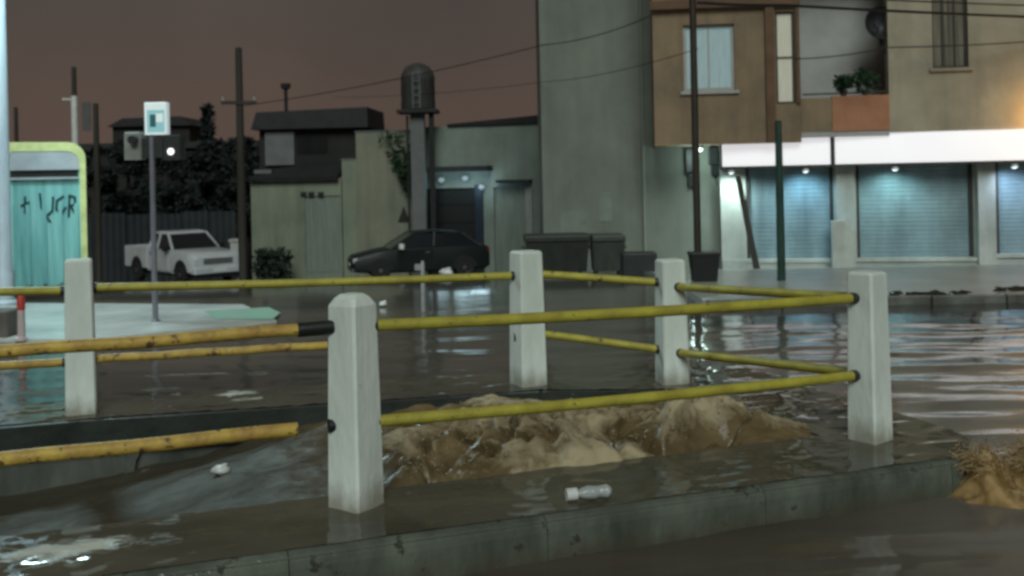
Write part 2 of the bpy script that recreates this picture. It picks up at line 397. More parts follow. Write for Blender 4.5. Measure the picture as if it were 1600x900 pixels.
# brown water churning in the shaft
m_churn = water_mat('churning_brown_water', (.085, .058, .025), (.23, .165, .085), foam_glint=(.44, .36, .235), c3=(.060, .053, .036), spec=.5, marble=2.8, sss=.2, rough=.22, rough3=.38, lace=1.9, scale=1.25, stretch=(.8, 1.3, 1), bump=.4, bscale=8, dist=.05, thr=(.22, .80))
def sm(a, b, x): t = min(1, max(0, (x - a) / (b - a))); return t * t * (3 - 2 * t)
def bil(x, y):
    w2 = NV((x * 1.5, y * 1.9, 5)) * .9
    return abs(noise.noise((x * 1.5 + w2.x, y * 2.2 + w2.y, 2.2))) + .40 * abs(noise.noise((x * 3.6 + w2.y * 1.6, y * 5 + w2.x * 1.6, 7.1))) + .18 * abs(noise.noise((x * 9 + w2.x * 2, y * 12, 1.1)))
def churn(x, y):
    base = -.44 + .38 * sm(-2.0, .6, x) + .05 * sm(2.2, 2.9, x)
    m = sm(-.1, .8, x) * (1 - .85 * sm(2.15, 2.95, x)) * sm(.02, .45, y) * (1 - .75 * sm(.9, 1.5, y))
    p = Vector((x * 1.05, y * 1.5, .7)); w_ = NV(p * 1.6) * .55
    pw = p + w_; h = .42 + .9 * noise.noise(pw * 1.25) + .30 * noise.noise(pw * 2.9) + .16 * noise.noise(pw * 6.3) + .08 * noise.noise(pw * 13.0)
    h2 = noise.noise((x * 1.2, y * 1.6, 4.0))
    r = .024 * noise.noise((x * 2.6, y * 5.0, 2)) + .012 * noise.noise((x*7, y*11, 6)) + .05 * noise.noise((x * .9, y * 1.5, 8))
    return base + r + m * (.20 * (h - .42) + .10 * h2 + .02 + .40 * (bil(x, y) - .12))
def choppy(q):
    k = sm(0, .8, q.x) * sm(.2, .5, q.y) * (1 - sm(1.35, 1.7, q.y)) * (1 - sm(2.5, 2.9, q.x)); w2 = NV((q.x * 2.3, q.y * 3.1, q.z * 3.0)); w3 = NV((q.x * 6.3, q.y * 8, q.z * 8))
    return W(q.x + k * (.12 * w2.x + .04 * w3.x), q.y + k * (.09 * w2.y + .03 * w3.y), q.z)
def churn_f(x, y):
    z = churn(x, y); m = sm(-.2, .7, x)
    f = m * (-.44 + .9 * z + 1.55 * bil(x, y) + .30 * noise.noise((x * 1.1, y * 1.9, 15))) 
    f += (1 - m) * (.24 * max(0, noise.noise((x * 1.1, y * 3.4, 12)) + .1))  # left part: scattered glints painted as thin pale streaks
    return f
tag(grid_mesh('shaft_water', lin(UMIN - .02, uR - .1, 420), lin(IN - .14, 2.8, 210), churn, m_churn, foam_glint=churn_f, mud_sheen=lambda x, y: 1 - sm(-.5, .8, x),
    keep=lambda x, y: inside(inner, x, y) or inside(inner, x + .1, y) or inside(inner, x, y + .13) or inside(inner, x-.05, y-.06), tf=choppy), kind='structure')
# tongues of spray thrown up by the churn, and where street water breaks over the kerb
def spray(name, label_kind, pts_fn, n, mat_):
    m = MB(); rnd = random.Random(5)
    for _ in range(n):
        p, d, L, r = pts_fn(rnd); k = 5; path = []; rr = []
        bend = Vector((rnd.uniform(-.3, .3), rnd.uniform(-.3, .3), -.9)) * L
        for i in range(k):
            t = i / (k - 1); path.append(p + d * L * t + bend * t * t * .55 + Vector((rnd.uniform(-1,1), rnd.uniform(-1,1), rnd.uniform(-1,1))) * r * .5); rr.append(max(.0015, r * (1 - t) ** .8 * (.7 + .6 * rnd.random())))
        m.tube(path, rr, 6)
        if rnd.random() < .5:
            e = path[-1] + d * rnd.uniform(.01, .07); q = rnd.uniform(.003, .007); m.lathe([(q*.2, -q), (q, 0), (q*.2, q)], e, 6)
    return tag(m.build(name, mat_, smooth='all'), kind='stuff')
def churn_pts(r):
    while True:
        x, y = r.uniform(.3, 2.9), r.uniform(.35, 1.4)
        z = churn(x, y)
        if z > .02 or r.random() < .02: break
    d = Vector((r.uniform(-.8, .8), r.uniform(-.6, .4), r.uniform(.4, 1.1))).normalized()
    return W(x, y, z - .02), d, r.uniform(.02, .06), r.uniform(.003, .008)
m_drop = mat('muddy_spray', (.42, .34, .225), .2, .3, 6, .1, c2=(.22, .155, .08))
spray('spray', 'spray', churn_pts, 700, m_drop)

# splash where the stream breaks over the right end of the kerb
SP = onz(1575, 742, -.10)
m_splash = water_mat('splashing_brown_water', (.13, .075, .022), (.42, .28, .13), foam_glint=(.68, .53, .33), rough=.16, marble=2.4, sss=.1, scale=2.6, stretch=(1.6, 1, .8), bump=.45, bscale=9, dist=.05, thr=(.25, .8))
def splash(x, y):
    a = x - SP.x; b = y - SP.y
    env = math.exp(-((a - .42) / .62) ** 2 - (b / .36) ** 2)
    edge = math.exp(-((a + .16) / .10) ** 2 - ((b - .02) / .22) ** 2)
    p = Vector((x * 2.0 + y * 1.2, y * 3.2, 1.7))
    p = p + NV(p * .8) * .5; h = .40 + .6 * noise.noise(p) + .40 * noise.noise(p * 2.3) + .28 * noise.noise(p * 5.2) + .16 * noise.noise(p * 11)
    return g(x, y) - .03 + env * (.07 + .30 * h) + edge * (.06 + .16 * h) + .015 * noise.noise((x*4, y*9, 0))
tag(grid_mesh('splash', lin(SP.x - .75, SP.x + 1.9, 200), lin(SP.y - .85, SP.y + .85, 140), splash, m_splash, foam_glint=lambda x, y: .10 + 1.3 * (splash(x, y) + .1) + .5 * noise.noise((x * 4, y * 5, splash(x, y) * 6))), kind='structure')
def splash_pts(r):
    while True:
        x, y = SP.x + r.uniform(-.35, .9), SP.y + r.uniform(-.35, .35); z = splash(x, y)
        if z > -.05: break
    d = Vector((r.uniform(-1.1, .15), r.uniform(-.4, .3), r.uniform(.35, .9))).normalized()
    return Vector((x, y, z - .015)), d, r.uniform(.06, .20), r.uniform(.0015, .0045)
spray('splash_spray', '', splash_pts, 1300, mat('splash_droplets', (.52, .38, .21), .2, .3, 6, .1, c2=(.26, .165, .065)))

# paving on the left with wet-ground reflection put into its pale colour, forecourt in front of the shop
def sheet(name, pts, dz, th, m, parent=None, kind='structure', sub=None):
    mb = MB(); n = len(pts)
    top = [Vector((x, y, g(x, y) + dz)) for x, y in pts]; bot = [p - Vector((0, 0, th)) for p in top]
    mb.add(top + bot, [tuple(range(n))] + [(i, i + n, (i+1) % n + n, (i+1) % n) for i in range(n)])
    return tag(mb.build(name, m), kind=kind)
def strip(name, pts_l, pts_r, dz, th, m):
    mb = MB(); n = len(pts_l); V = []
    for (a, b) in zip(pts_l, pts_r):
        for (x, y) in (a, b): V.append(Vector((x, y, g(x, y) + dz)))
    B = [q - Vector((0, 0, th)) for q in V]; N2 = len(V)
    fs = [(2*i, 2*i+1, 2*i+3, 2*i+2) for i in range(n-1)]
    fs += [(2*i, 2*i+2, N2+2*i+2, N2+2*i) for i in range(n-1)] + [(2*i+1, N2+2*i+1, N2+2*i+3, 2*i+3) for i in range(n-1)]
    fs += [(0, N2, N2+1, 1), (2*n-2, 2*n-1, N2+2*n-1, N2+2*n-2)]
    mb.add(V + B, fs); return tag(mb.build(name, m), kind='structure')
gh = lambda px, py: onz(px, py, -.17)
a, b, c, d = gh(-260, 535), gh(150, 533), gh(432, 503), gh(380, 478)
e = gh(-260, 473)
sheet('sheen_pavement', [(a.x, a.y), (b.x, b.y), (c.x, c.y), (d.x, d.y), (e.x, e.y)], .035, .15, M['sheen_pave'])
a, b, c = gh(-120, 574), gh(400, 572), gh(420, 588); d, e = gh(160, 640), gh(-150, 655)
M['green'] = mat('green_patch_surface', (.22, .44, .31), .18, .5, 5, .1, c2=(.36, .44, .38))  # flat green patch laid over the paving
q = [gh(318, 489), gh(420, 483), gh(438, 492), gh(425, 503), gh(340, 502)]
mb = MB(); mb.add([Vector((p.x, p.y, g(p.x, p.y) + .0395)) for p in q], [tuple(range(5))]); tag(mb.build('green_ground_patch', M['green'], fix=False), kind='structure')
# forecourt
FY0 = 13.9
fl, fr = [], []
for yy in [FY0] + lin(14.6, 30, 16):
    fl.append((2.55 + (yy - FY0) * .02, yy)); fr.append((30, yy - (.35 if yy == FY0 else 0)))
strip('forecourt', fl, fr, .10, .35, M['fore'])
m_kf = mat('forecourt_kerb_stone', (.16, .165, .15), .4, .4, 3, .3, c2=(.07, .07, .065))
k = 0
fk = tag(bpy.data.objects.new('forecourt_kerb', None), kind='structure'); col.objects.link(fk); frame[fk.name] = Matrix.Identity(4)
for i in range(18):
    x0 = 2.6 + i * 1.0; y0 = FY0 - .35 * (x0 - 2.55) / 27.4
    part('kerb_stone', m_kf, fk, lambda m: m.box(x0, x0 + .985, y0 - .15, y0 - .004, -.4, -.07 + random.uniform(-.004, .006), .012))

# ================================================================== railing posts
def make_post(p, h, side, yaw, label, top=.016):
    t = thing('railing_post', label, 'post', p, yaw, 'white railing posts round the culvert')
    def body(m):
        s0, s1 = side / 2, side / 2 * .87
        rings = []
        for z, s, ch in [(-.02, s0, .012), (h * .5, (s0 + s1) / 2, .012), (h - top, s1, .014), (h - top * .35, s1 * (1 - top * 3.6), .02), (h, s1 * (1 - top * 8), .02)]:
            rings.append([(s-ch,-s,z),(s,-s+ch,z),(s,s-ch,z),(s-ch,s,z),(-s+ch,s,z),(-s,s-ch,z),(-s,-s+ch,z),(-s+ch,-s,z)])
        m.loft(rings)
    part('shaft', M['post'], t, body)
    return t
def hgt(px, py_t, p): return Z(px, py_t, p.y) - p.z
posts = {}
for key, p, pt, side, yaw, lab in [
    ('N', pN, (548, 459), .205, -R(33), 'white concrete railing post nearest the camera, with two black sleeves on its left'),
    ('R', pR, (1350, 424), .195, R(38), 'white concrete railing post at the right corner where four yellow rails meet'),
    ('M', pM, (1047, 405), .215, R(12), 'white concrete railing post second from the right, in front of the small black bin'),
    ('F', pF, (817, 392), .225, R(28), 'white concrete railing post in front of the dark waste container'),
    ('L', pL, (124, 405), .205, R(20), 'white concrete railing post beside the teal recycling container')]:
    posts[key] = (make_post(p, hgt(pt[0], pt[1], p), side, yaw, lab, .055 if key == 'N' else .016), p)
pNL = W(-3.05, 0); pFL = W(uL - 3.0, vL - .05)
make_post(pNL, 1.05, .205, -R(33), 'white concrete railing post beyond the left edge, holding the near rails')
make_post(pFL, 1.05, .205, R(20), 'white concrete railing post beyond the left edge, holding the far rails')

# ------------------------------------------------------------------ rails
def rail(p0, p1, lab, m=None, r=.030, sag=.0, name='yellow_rail', sleeve=None, wob=.0):
    t = thing(name, lab, 'rail', p0, 0, 'yellow pipe rails between the posts')
    d = p1 - p0; n = 14
    path = [p0 + d * (i / n) + Vector((0, 0, -sag * 4 * (i/n) * (1 - i/n) + wob * math.sin(i * 1.3))) for i in range(n + 1)]
    part('pipe', m or M['rail'], t, lambda mb: mb.tube(path, r, 12), world=True, smooth=True)
    for end, dd in ((p0, d), (p1, -d)):
        if sleeve == 'none': continue
        e = dd.normalized()
        part('end_socket', M['darkm'], t, lambda mb: mb.tube([end - e * .02, end + e * .022], r * 1.14, 12), world=True, smooth=True)
    return t
def edge(p, q, off=.10):
    d = (q - p); d.z = 0; d.normalize(); return p + d * off
def RL(pa, pb, ya, yb, xa, xb, lab, **k):
    a = edge(pa, pb); b = edge(pb, pa)
    return rail(Vector((a.x, a.y, Z(xa, ya, a.y))), Vector((b.x, b.y, Z(xb, yb, b.y))), lab, **k)
RL(pN, pR, 508, 466, 605, 1330, 'upper yellow rail from the nearest post to the right corner post', sag=.012)
RL(pN, pR, 658, 587, 605, 1330, 'lower yellow rail above the churning brown water', sag=.012)
RL(pM, pR, 448, 465, 1078, 1330, 'upper yellow rail from the right corner post back to its left neighbour')
RL(pM, pR, 551, 583, 1080, 1330, 'lower yellow rail from the right corner post back to its left neighbour')
RL(pF, pM, 428, 441, 845, 1018, 'short upper yellow rail between the two far middle posts')
RL(pF, pM, 521, 546, 850, 1018, 'short lower yellow rail between the two far middle posts')
RL(pL, pF, 449, 431, 155, 790, 'long upper yellow rail at the back, crossing in front of the dark car', sag=.01)
# far lower rail, broken off short of the post
a = edge(pL, pF); b = pL.lerp(pF, .53)
rail(Vector((a.x, a.y, Z(155, 561, a.y))), Vector((b.x, b.y, Z(480, 540, b.y))), 'broken far lower yellow rail ending behind the nearest post', m=M['railw'], sleeve='none', wob=.003)
RL(pL, pFL, 454, 461, 98, -260, 'upper yellow rail leaving the frame left of the post by the teal container')
RL(pL, pFL, 566, 600, 98, -260, 'lower yellow rail leaving the frame left of the post by the teal container', m=M['railw'])
# near rails on the left: worn, the upper one in a black sleeve, the lower one broken off
a = edge(pN, pNL, .11); e = edge(pNL, pN)
dl = (e - a).normalized()
s1 = a + dl * .13
up0 = Vector((s1.x, s1.y, Z(468, 515, s1.y))); up1 = Vector((e.x, e.y, Z(-420, 590, e.y)))
t = rail(up0, up1, 'worn upper yellow rail on the left, held to the nearest post by a black sleeve', m=M['railw'], wob=.004, sleeve='none')
part('sleeve', M['black'], t, lambda m: m.tube([Vector((a.x, a.y, Z(516, 511, a.y))) - dl * .015, up0, up0 + dl * .03], .036, 12), world=True, smooth=True)
a2 = a + dl * .17
lo0 = Vector((a2.x, a2.y, Z(458, 671, a2.y))); lo1 = Vector((e.x, e.y, Z(-420, 775, e.y)))
rail(lo0, lo1, 'worn lower yellow rail on the left, broken off short of the nearest post', m=M['railw'], wob=.003, sleeve='none', r=.034)
part('rail_socket', M['black'], posts['N'][0], lambda m: m.tube([Vector((a.x, a.y, Z(516, 665, a.y))) + dl * .02, Vector((a.x, a.y, Z(516, 665, a.y))) - dl * .05], .034, 12), world=True, smooth=True)
for key, sides in (('F', [(pL, 431), (pL, 527)]),):
    for other, yy in sides:
        aa = edge(posts[key][1], other, .09); dd = (other - posts[key][1]).normalized()
        q0 = Vector((aa.x, aa.y, Z(795, yy, aa.y)))
        part('rail_socket', M['darkm'], posts[key][0], lambda m: m.tube([q0 - dd * .05, q0 + dd * .02], .036, 12), world=True, smooth=True)

# ================================================================== left: lamp post, container, signs
base = P(7, 442, 15.6); gx = Vector((base.x, base.y, g(base.x, base.y) + .03))
t = thing('street_lamp', 'grey-blue lamp post cut off by the left edge of the photo', 'street lamp', gx)
part('pole', M['lampgrey'], t, lambda m: m.lathe([(.14, 0), (.14, .5), (.115, .55), (.085, 6.8), (.05, 6.9)], n=16), smooth=True)
part('base_collar', M['lampgrey'], t, lambda m: m.lathe([(.2, 0), (.2, .05), (.15, .09)], n=16), smooth=True)
part('arm', M['lampgrey'], t, lambda m: m.tube([(0, 0, 6.8), (.3, -.5, 7.1), (.8, -1.4, 7.25)], .04, 10), smooth=True)
part('lamp_head', M['darkm'], t, lambda m: m.box(.65, 1.05, -1.9, -1.2, 7.22, 7.36, .03))
M['lamp_cool'] = lamp_mat('cool_lamp_glow', (.75, .95, 1.0), 3.5)
part('diffuser', M['lamp_cool'], t, lambda m: m.box(.70, 1.0, -1.85, -1.25, 7.185, 7.21))
ld = bpy.data.lights.new('street_lamp_light', 'SPOT'); lo = bpy.data.objects.new('street_lamp_light', ld); col.objects.link(lo)
ld.energy = 1900; ld.color = (.66, .95, 1.0); ld.spot_size = R(150); ld.spot_blend = .6; ld.shadow_soft_size = .7
lo.location = gx + Vector((.85, -1.55, 7.1)); lo.rotation_euler = (0, 0, 0)

# teal recycling container
KY = 17.0
x0, x1 = X(18, KY), X(135, KY); zt = Z(76, 222, KY); kz = g(0, KY) + .03
kc = Vector(((x0 + x1) / 2 - .27, KY + .52, kz)); hw = (x1 - x0) / 2; kh = zt - kz
t = thing('recycling_container', 'tall teal recycling container with rounded top, pale hood and yellow-green edge', 'container', kc, R(25))
M['teal'] = mat('teal_panel', (.22, .46, .44), .5, .4, 2.5, .1, c2=(.09, .28, .29), streak=(3, 1, .22))
M['hood'] = mat('pale_hood', (.36, .385, .41), .5, .2, 3, .1)
M['edge'] = mat('yellow_green_edge', (.60, .63, .28), .5, .25, 5, .1)
rz_ = .26
def outline(w_, h_, r, z0):
    pts = [(-w_, z0), (w_, z0)]
    for k in range(7): a = k * math.pi / 12; pts.append((w_ - r + r * math.cos(a), h_ - r + r * math.sin(a)))
    for k in range(4): a = math.pi / 2 + k * math.pi / 6; pts.append((-w_ + .06 + .06 * math.cos(a), h_ - .06 + .06 * math.sin(a)))
    return pts
slot = Z(76, 272, KY) - kz
part('body', M['teal'], t, lambda m: m.extrude(outline(hw - .02, kh - .03, rz_, .16), 1, -.52, .55))
part('plinth', M['darkm'], t, lambda m: m.box(-hw + .05, hw - .05, -.48, .5, 0, .158))
def rim(m):
    o1 = outline(hw, kh, rz_ + .02, .16); o2 = outline(hw - .095, kh - .15, rz_ - .05, .16)
    o1 = o1[1:]; o2 = o2[1:]; n = len(o1)
    for i in range(n - 1):
        q = [o1[i], o1[i+1], o2[i+1], o2[i]]
        m.loft([[(a, -.575, b) for a, b in q], [(a, -.50, b) for a, b in q]])
part('edge_trim', M['edge'], t, rim)
part('hood', M['hood'], t, lambda m: m.extrude([(-hw + .05, slot + .07), (hw - .08, slot + .07), (hw - .085, kh - .25)] + [(hw - .085 - .2 + .2 * math.cos(a), kh - .27 + .2 * math.sin(a)) for a in lin(0, math.pi/2, 6)] + [(-hw + .05, kh - .07)], 1, -.565, -.515))
part('slot', M['black'], t, lambda m: m.box(-hw + .05, hw - .12, -.53, -.515, slot - .05, slot + .065))
part('flap', M['hood'], t, lambda m: m.box(-hw + .06, hw - .12, -.58, -.522, slot - .085, slot - .05))
for k in range(5):
    xx = -hw + .10 + k * (2*hw - .26) / 4
    part('panel_rib', M['teal'], t, lambda m: m.box(xx - .03, xx + .03, -.545, -.515, .2, slot - .5))
# scrawled marks
def stroke(m, pts, wd=.035, y=-.535):
    for i in range(len(pts) - 1):
        a, b = Vector((pts[i][0], 0, pts[i][1])), Vector((pts[i+1][0], 0, pts[i+1][1])); d = (b - a).normalized(); n = Vector((-d.z, 0, d.x)) * wd / 2
        a = a - d * wd * .3; b = b + d * wd * .3
        q = [a + n, b + n, b - n, a - n]; m.loft([[(p.x, y, p.z) for p in q], [(p.x, y + .012 + .0005 * i, p.z) for p in q]])
def kxz(px, py):
    rx, rz2 = ray(px, py); n_ = Vector((math.sin(R(25)), -math.cos(R(25)), 0)); o_ = kc + n_ * .535
    k_ = (o_.x * n_.x + o_.y * n_.y) / (rx * n_.x + n_.y); p = Vector((rx * k_, k_, CAMZ + rz2 * k_)) - kc
    return (p.x * math.cos(R(25)) + p.y * math.sin(R(25)), p.z)
M['ink'] = mat('dark_spray_paint', (.012, .05, .06), .6, .3, 8, 0)
lines0 = [[(39, 306), (39, 324)], [(34, 316), (44, 312)], [(58, 302), (60, 318), (66, 328), (74, 322), (75, 306)], [(88, 305), (80, 310), (79, 320), (86, 325), (91, 318)], [(95, 328), (96, 304), (103, 306), (103, 314), (97, 316), (105, 327)], [(66, 328), (71, 334)]]
lines = [[(28 + (a_ - 30) * 1.22, 300 + (b_ - 300) * 1.35) for a_, b_ in L_] for L_ in lines0]
for L_ in lines: part('scrawl_mark', M['ink'], t, lambda m: stroke(m, [kxz(*q) for q in L_]))

# flat block and slim marker at the left edge
bl = onz(2, 530, -.18)
t = thing('concrete_block', 'low grey-brown concrete block at the left edge of the photo', 'block', Vector((bl.x, bl.y, -.18)))
part('block', mat('brown_concrete', (.13, .115, .10), .6, .35, 4, .3), t, lambda m: m.box(-.5, .12, -.1, .35, -.05, .34, .02))
part('lifting_eye', M['darkm'], t, lambda m: m.tube([(-.3, .1, .33), (-.3, .1, .39), (-.22, .1, .39), (-.22, .1, .33)], .012, 6))
mk = onz(34, 532, -.16)
t = thing('marker_bollard', 'slim white marker bollard with a red top', 'bollard', mk)
part('shaft', mat('pale_pink_plastic', (.60, .50, .52), .5, .2, 5, .05), t, lambda m: m.lathe([(.075, 0), (.075, .03), (.045, .05), (.04, .36)], n=14), smooth=True)
part('cap', mat('red_plastic', (.50, .06, .045), .5, .2, 5, .05), t, lambda m: m.lathe([(.046, .362), (.046, .50), (.03, .53), (.005, .535)], n=14), smooth=True)

# signal post with lit sign
sp = onz(243, 506, -.18)
t = thing('signal_post', 'slim grey signal post with a lit blue-white sign on top', 'signal post', sp)
sy = sp.y
def sx(px, py): q = P(px, py, sy); return q.x - sp.x, q.z - sp.z
ztop = sx(243, 205)[1]
part('pole', M['signgrey'], t, lambda m: m.lathe([(.055, 0), (.055, .05), (.038, .07), (.034, ztop)], n=12), smooth=True)
xa, za = sx(229, 211); xb, zb = sx(263, 160)
M['sign_lit'] = mat('lit_sign_face', (.35, .6, .65), .5, .1, 2, 0, emit=((.35, .78, .85), .26))
M['sign_white'] = mat('lit_sign_white', (.7, .75, .75), .5, .1, 2, 0, emit=((.75, .9, .92), .42))
M['sign_dark'] = mat('sign_mark_teal', (.05, .2, .24), .5, .1, 2, 0)
sg = part('sign_box', M['sign_white'], t, lambda m: m.box(xa, xb, -.07, .05, za, zb, .01))
part('sign_face', M['sign_lit'], sg, lambda m: m.box(xa + .035, xb - .03, -.074, -.071, za + .03, zb - .10))
part('sign_mark', M['sign_dark'], sg, lambda m: m.box(xa + .075, xa + .15, -.079, -.076, za + .10, zb - .16))
part('sign_mark', M['sign_white'], sg, lambda m: m.box(xa + .155, xb - .05, -.079, -.076, za + .16, zb - .15))
x_a, z_a = sx(196, 250); x_b, z_b = sx(222, 206)
part('signal_head', mat('grey_signal_case', (.26, .26, .25), .5, .3, 5, .1), t, lambda m: m.box(x_a, x_b, -.05, .15, z_a, z_b, .02))
part('signal_visor', M['darkm'], t, lambda m: m.tube([((x_a+x_b)/2 + .03, -.06, z_b - .1), ((x_a+x_b)/2 + .03, -.16, z_b - .11)], .055, 12))
x_c, z_c = sx(256, 250); x_d, z_d = sx(285, 210)
part('signal_head', M['darkm'], t, lambda m: m.box(x_c, x_d, -.05, .15, z_c, z_d, .02))
lx, lz = sx(269, 237)
part('signal_lens', lamp_mat('signal_lens_glow', (.95, .93, 1.0), 1.3), t, lambda m: m.lathe([(.045, -.055), (.045, -.06), (.02, -.07)], (0, 0, 0), 14) and [setattr(q, 'xyz', (lx + q.x, q.z, lz + q.y)) for q in m.v])
part('cross_arm', M['darkm'], t, lambda m: m.box(x_b - .01, x_c + .01, -.02, .06, sx(240, 246)[1], sx(240, 214)[1], .015))

# thin marker post in the middle of the flooded street and bits of litter
M['greypaint'] = mat('grey_white_paint', (.34, .35, .35), .5, .3, 6, .1)
q = onz(662, 487, -.18)
t = thing('marker_post', 'thin white marker post standing in the flood behind the back rail', 'marker post', q)
part('stake', M['greypaint'], t, lambda m: m.lathe([(.03, 0), (.026, .66), (.012, .70)], n=10), smooth=True)
part('plate', M['greypaint'], t, lambda m: m.box(-.11, -.02, -.035, -.028, .57, .66, .01))
M['litter'] = mat('white_plastic_litter', (.72, .72, .72), .35, .3, 6, .3)
def litter(px, py, s, seed, lab, name='plastic_bag', z=-.15, cat='litter'):
    c = onz(px, py, z); m = MB(); n, k = 14, 7
    if z == -.36:
        for _ in range(12): a_, b_ = UV(c); c = onz(px, py, (c.z + churn(a_, b_) + .01) / 2)
    for j in range(k + 1):
        th = math.pi * j / k
        for i in range(n):
            ph = 2 * math.pi * i / n; dd = Vector((math.sin(th)*math.cos(ph), math.sin(th)*math.sin(ph), math.cos(th)))
            r_ = s * (1 + .55 * noise.noise(dd * 1.7 + Vector((seed, 0, 0)))); m.v.append(Vector((dd.x * r_ * 1.3, dd.y * r_, max(-.02, dd.z * r_ * .7 + s * .3))))
    for j in range(k):
        for i in range(n): i2 = (i + 1) % n; m.f.append((j*n+i, j*n+i2, (j+1)*n+i2, (j+1)*n+i))
    t = thing(name, lab, cat, c); m.build('crumpled_film', M['litter'], t, smooth='all')
    part('knot', M['litter'], t, lambda mm: mm.tube([(s * .2, 0, s * .7), (s * .5, 0, s * 1.15), (s * .95, -.2 * s, s * 1.0)], [s * .22, s * .12, s * .2], 7))
litter(598, 476, .05, 3, 'small white plastic bag adrift beside the top of the nearest post')
litter(345, 737, .045, 11, 'white plastic bag tumbling in the shaft water below the broken rail', z=-.36)
litter(696, 428, .14, 21, 'white rubbish bag lying in front of the dark parked car', z=-.85)
# bottle and cup caught on the platform
c = onz(888, 783, .03)
t = thing('plastic_bottle', 'clear plastic bottle with white cap lying on the wet platform', 'bottle', c, R(12))
M['clear'] = mat('cloudy_clear_plastic', (.42, .45, .45), .12, .3, 6, .3, spec=.8)
part('body', M['clear'], t, lambda m: m.tube([(.045, 0, .032), (.07, 0, .033), (.10, 0, .034), (.135, 0, .031), (.15, 0, .034), (.20, 0, .033), (.215, 0, .032)], [.014, .026, .034, .033, .028, .034, .024], 14), smooth=True)
part('cap', M['white'], t, lambda m: m.tube([(-.01, 0, .032), (.044, 0, .032)], .031, 12), smooth=True)
# ================================================================== vehicles
M['glass'] = mat('dark_car_glass', (.012, .015, .018), .08, .2, 3, 0, spec=.6)
M['tyre'] = mat('tyre_rubber', (.015, .015, .016), .8, .3, 8, .1)
M['rim'] = mat('wheel_rim', (.16, .165, .17), .35, .3, 6, .1, metal=.6)
M['truckpaint'] = mat('white_truck_paint', (.50, .52, .55), .35, .15, 2, .03, coat=.4)
M['carpaint'] = mat('dark_car_paint', (.011, .015, .016), .45, .3, 2, .03, coat=.05, spec=.2)
M['hl'] = mat('headlight_lens', (.55, .58, .6), .12, .2, 6, 0, spec=.8)
M['trim'] = mat('grey_bumper', (.12, .125, .13), .45, .2, 5, .05)
def wheel(t, x, y, r, wd):
    o = part('wheel', M['tyre'], t, lambda m: m.loft([[(x + rr * math.cos(2*math.pi*k/24), yy, r + rr * math.sin(2*math.pi*k/24)) for k in range(24)] for rr, yy in [(r*.6, y - wd/2), (r*.93, y - wd/2), (r, y - wd/2 + .03), (r, y + wd/2 - .03), (r*.93, y + wd/2), (r*.6, y + wd/2)]]), smooth=True)
    for s in (-1, 1):
        part('rim', M['rim'], o, lambda m: m.loft([[(x + rr * math.cos(2*math.pi*k/20), y + s * yy, r + rr * math.sin(2*math.pi*k/20)) for k in range(20)] for rr, yy in [(r*.64, wd/2 - .02), (r*.62, wd/2 + .005), (r*.5, wd/2 - .02), (r*.15, wd/2 + .004), (r*.05, wd/2 + .006)]]), smooth=True)
def ring_sect(x, w_, z0, z1, wt, ch=.06):            # cross-section of a body at station x
    return [(x, -w_ + ch, z0), (x, w_ - ch, z0), (x, w_, z0 + ch), (x, w_, z0 + (z1 - z0) * .6), (x, wt, z1 - ch * .5), (x, wt - ch, z1), (x, -wt + ch, z1), (x, -wt, z1 - ch * .5), (x, -w_, z0 + (z1 - z0) * .6), (x, -w_, z0 + ch)]
def arch_cut(m_x, r): pass

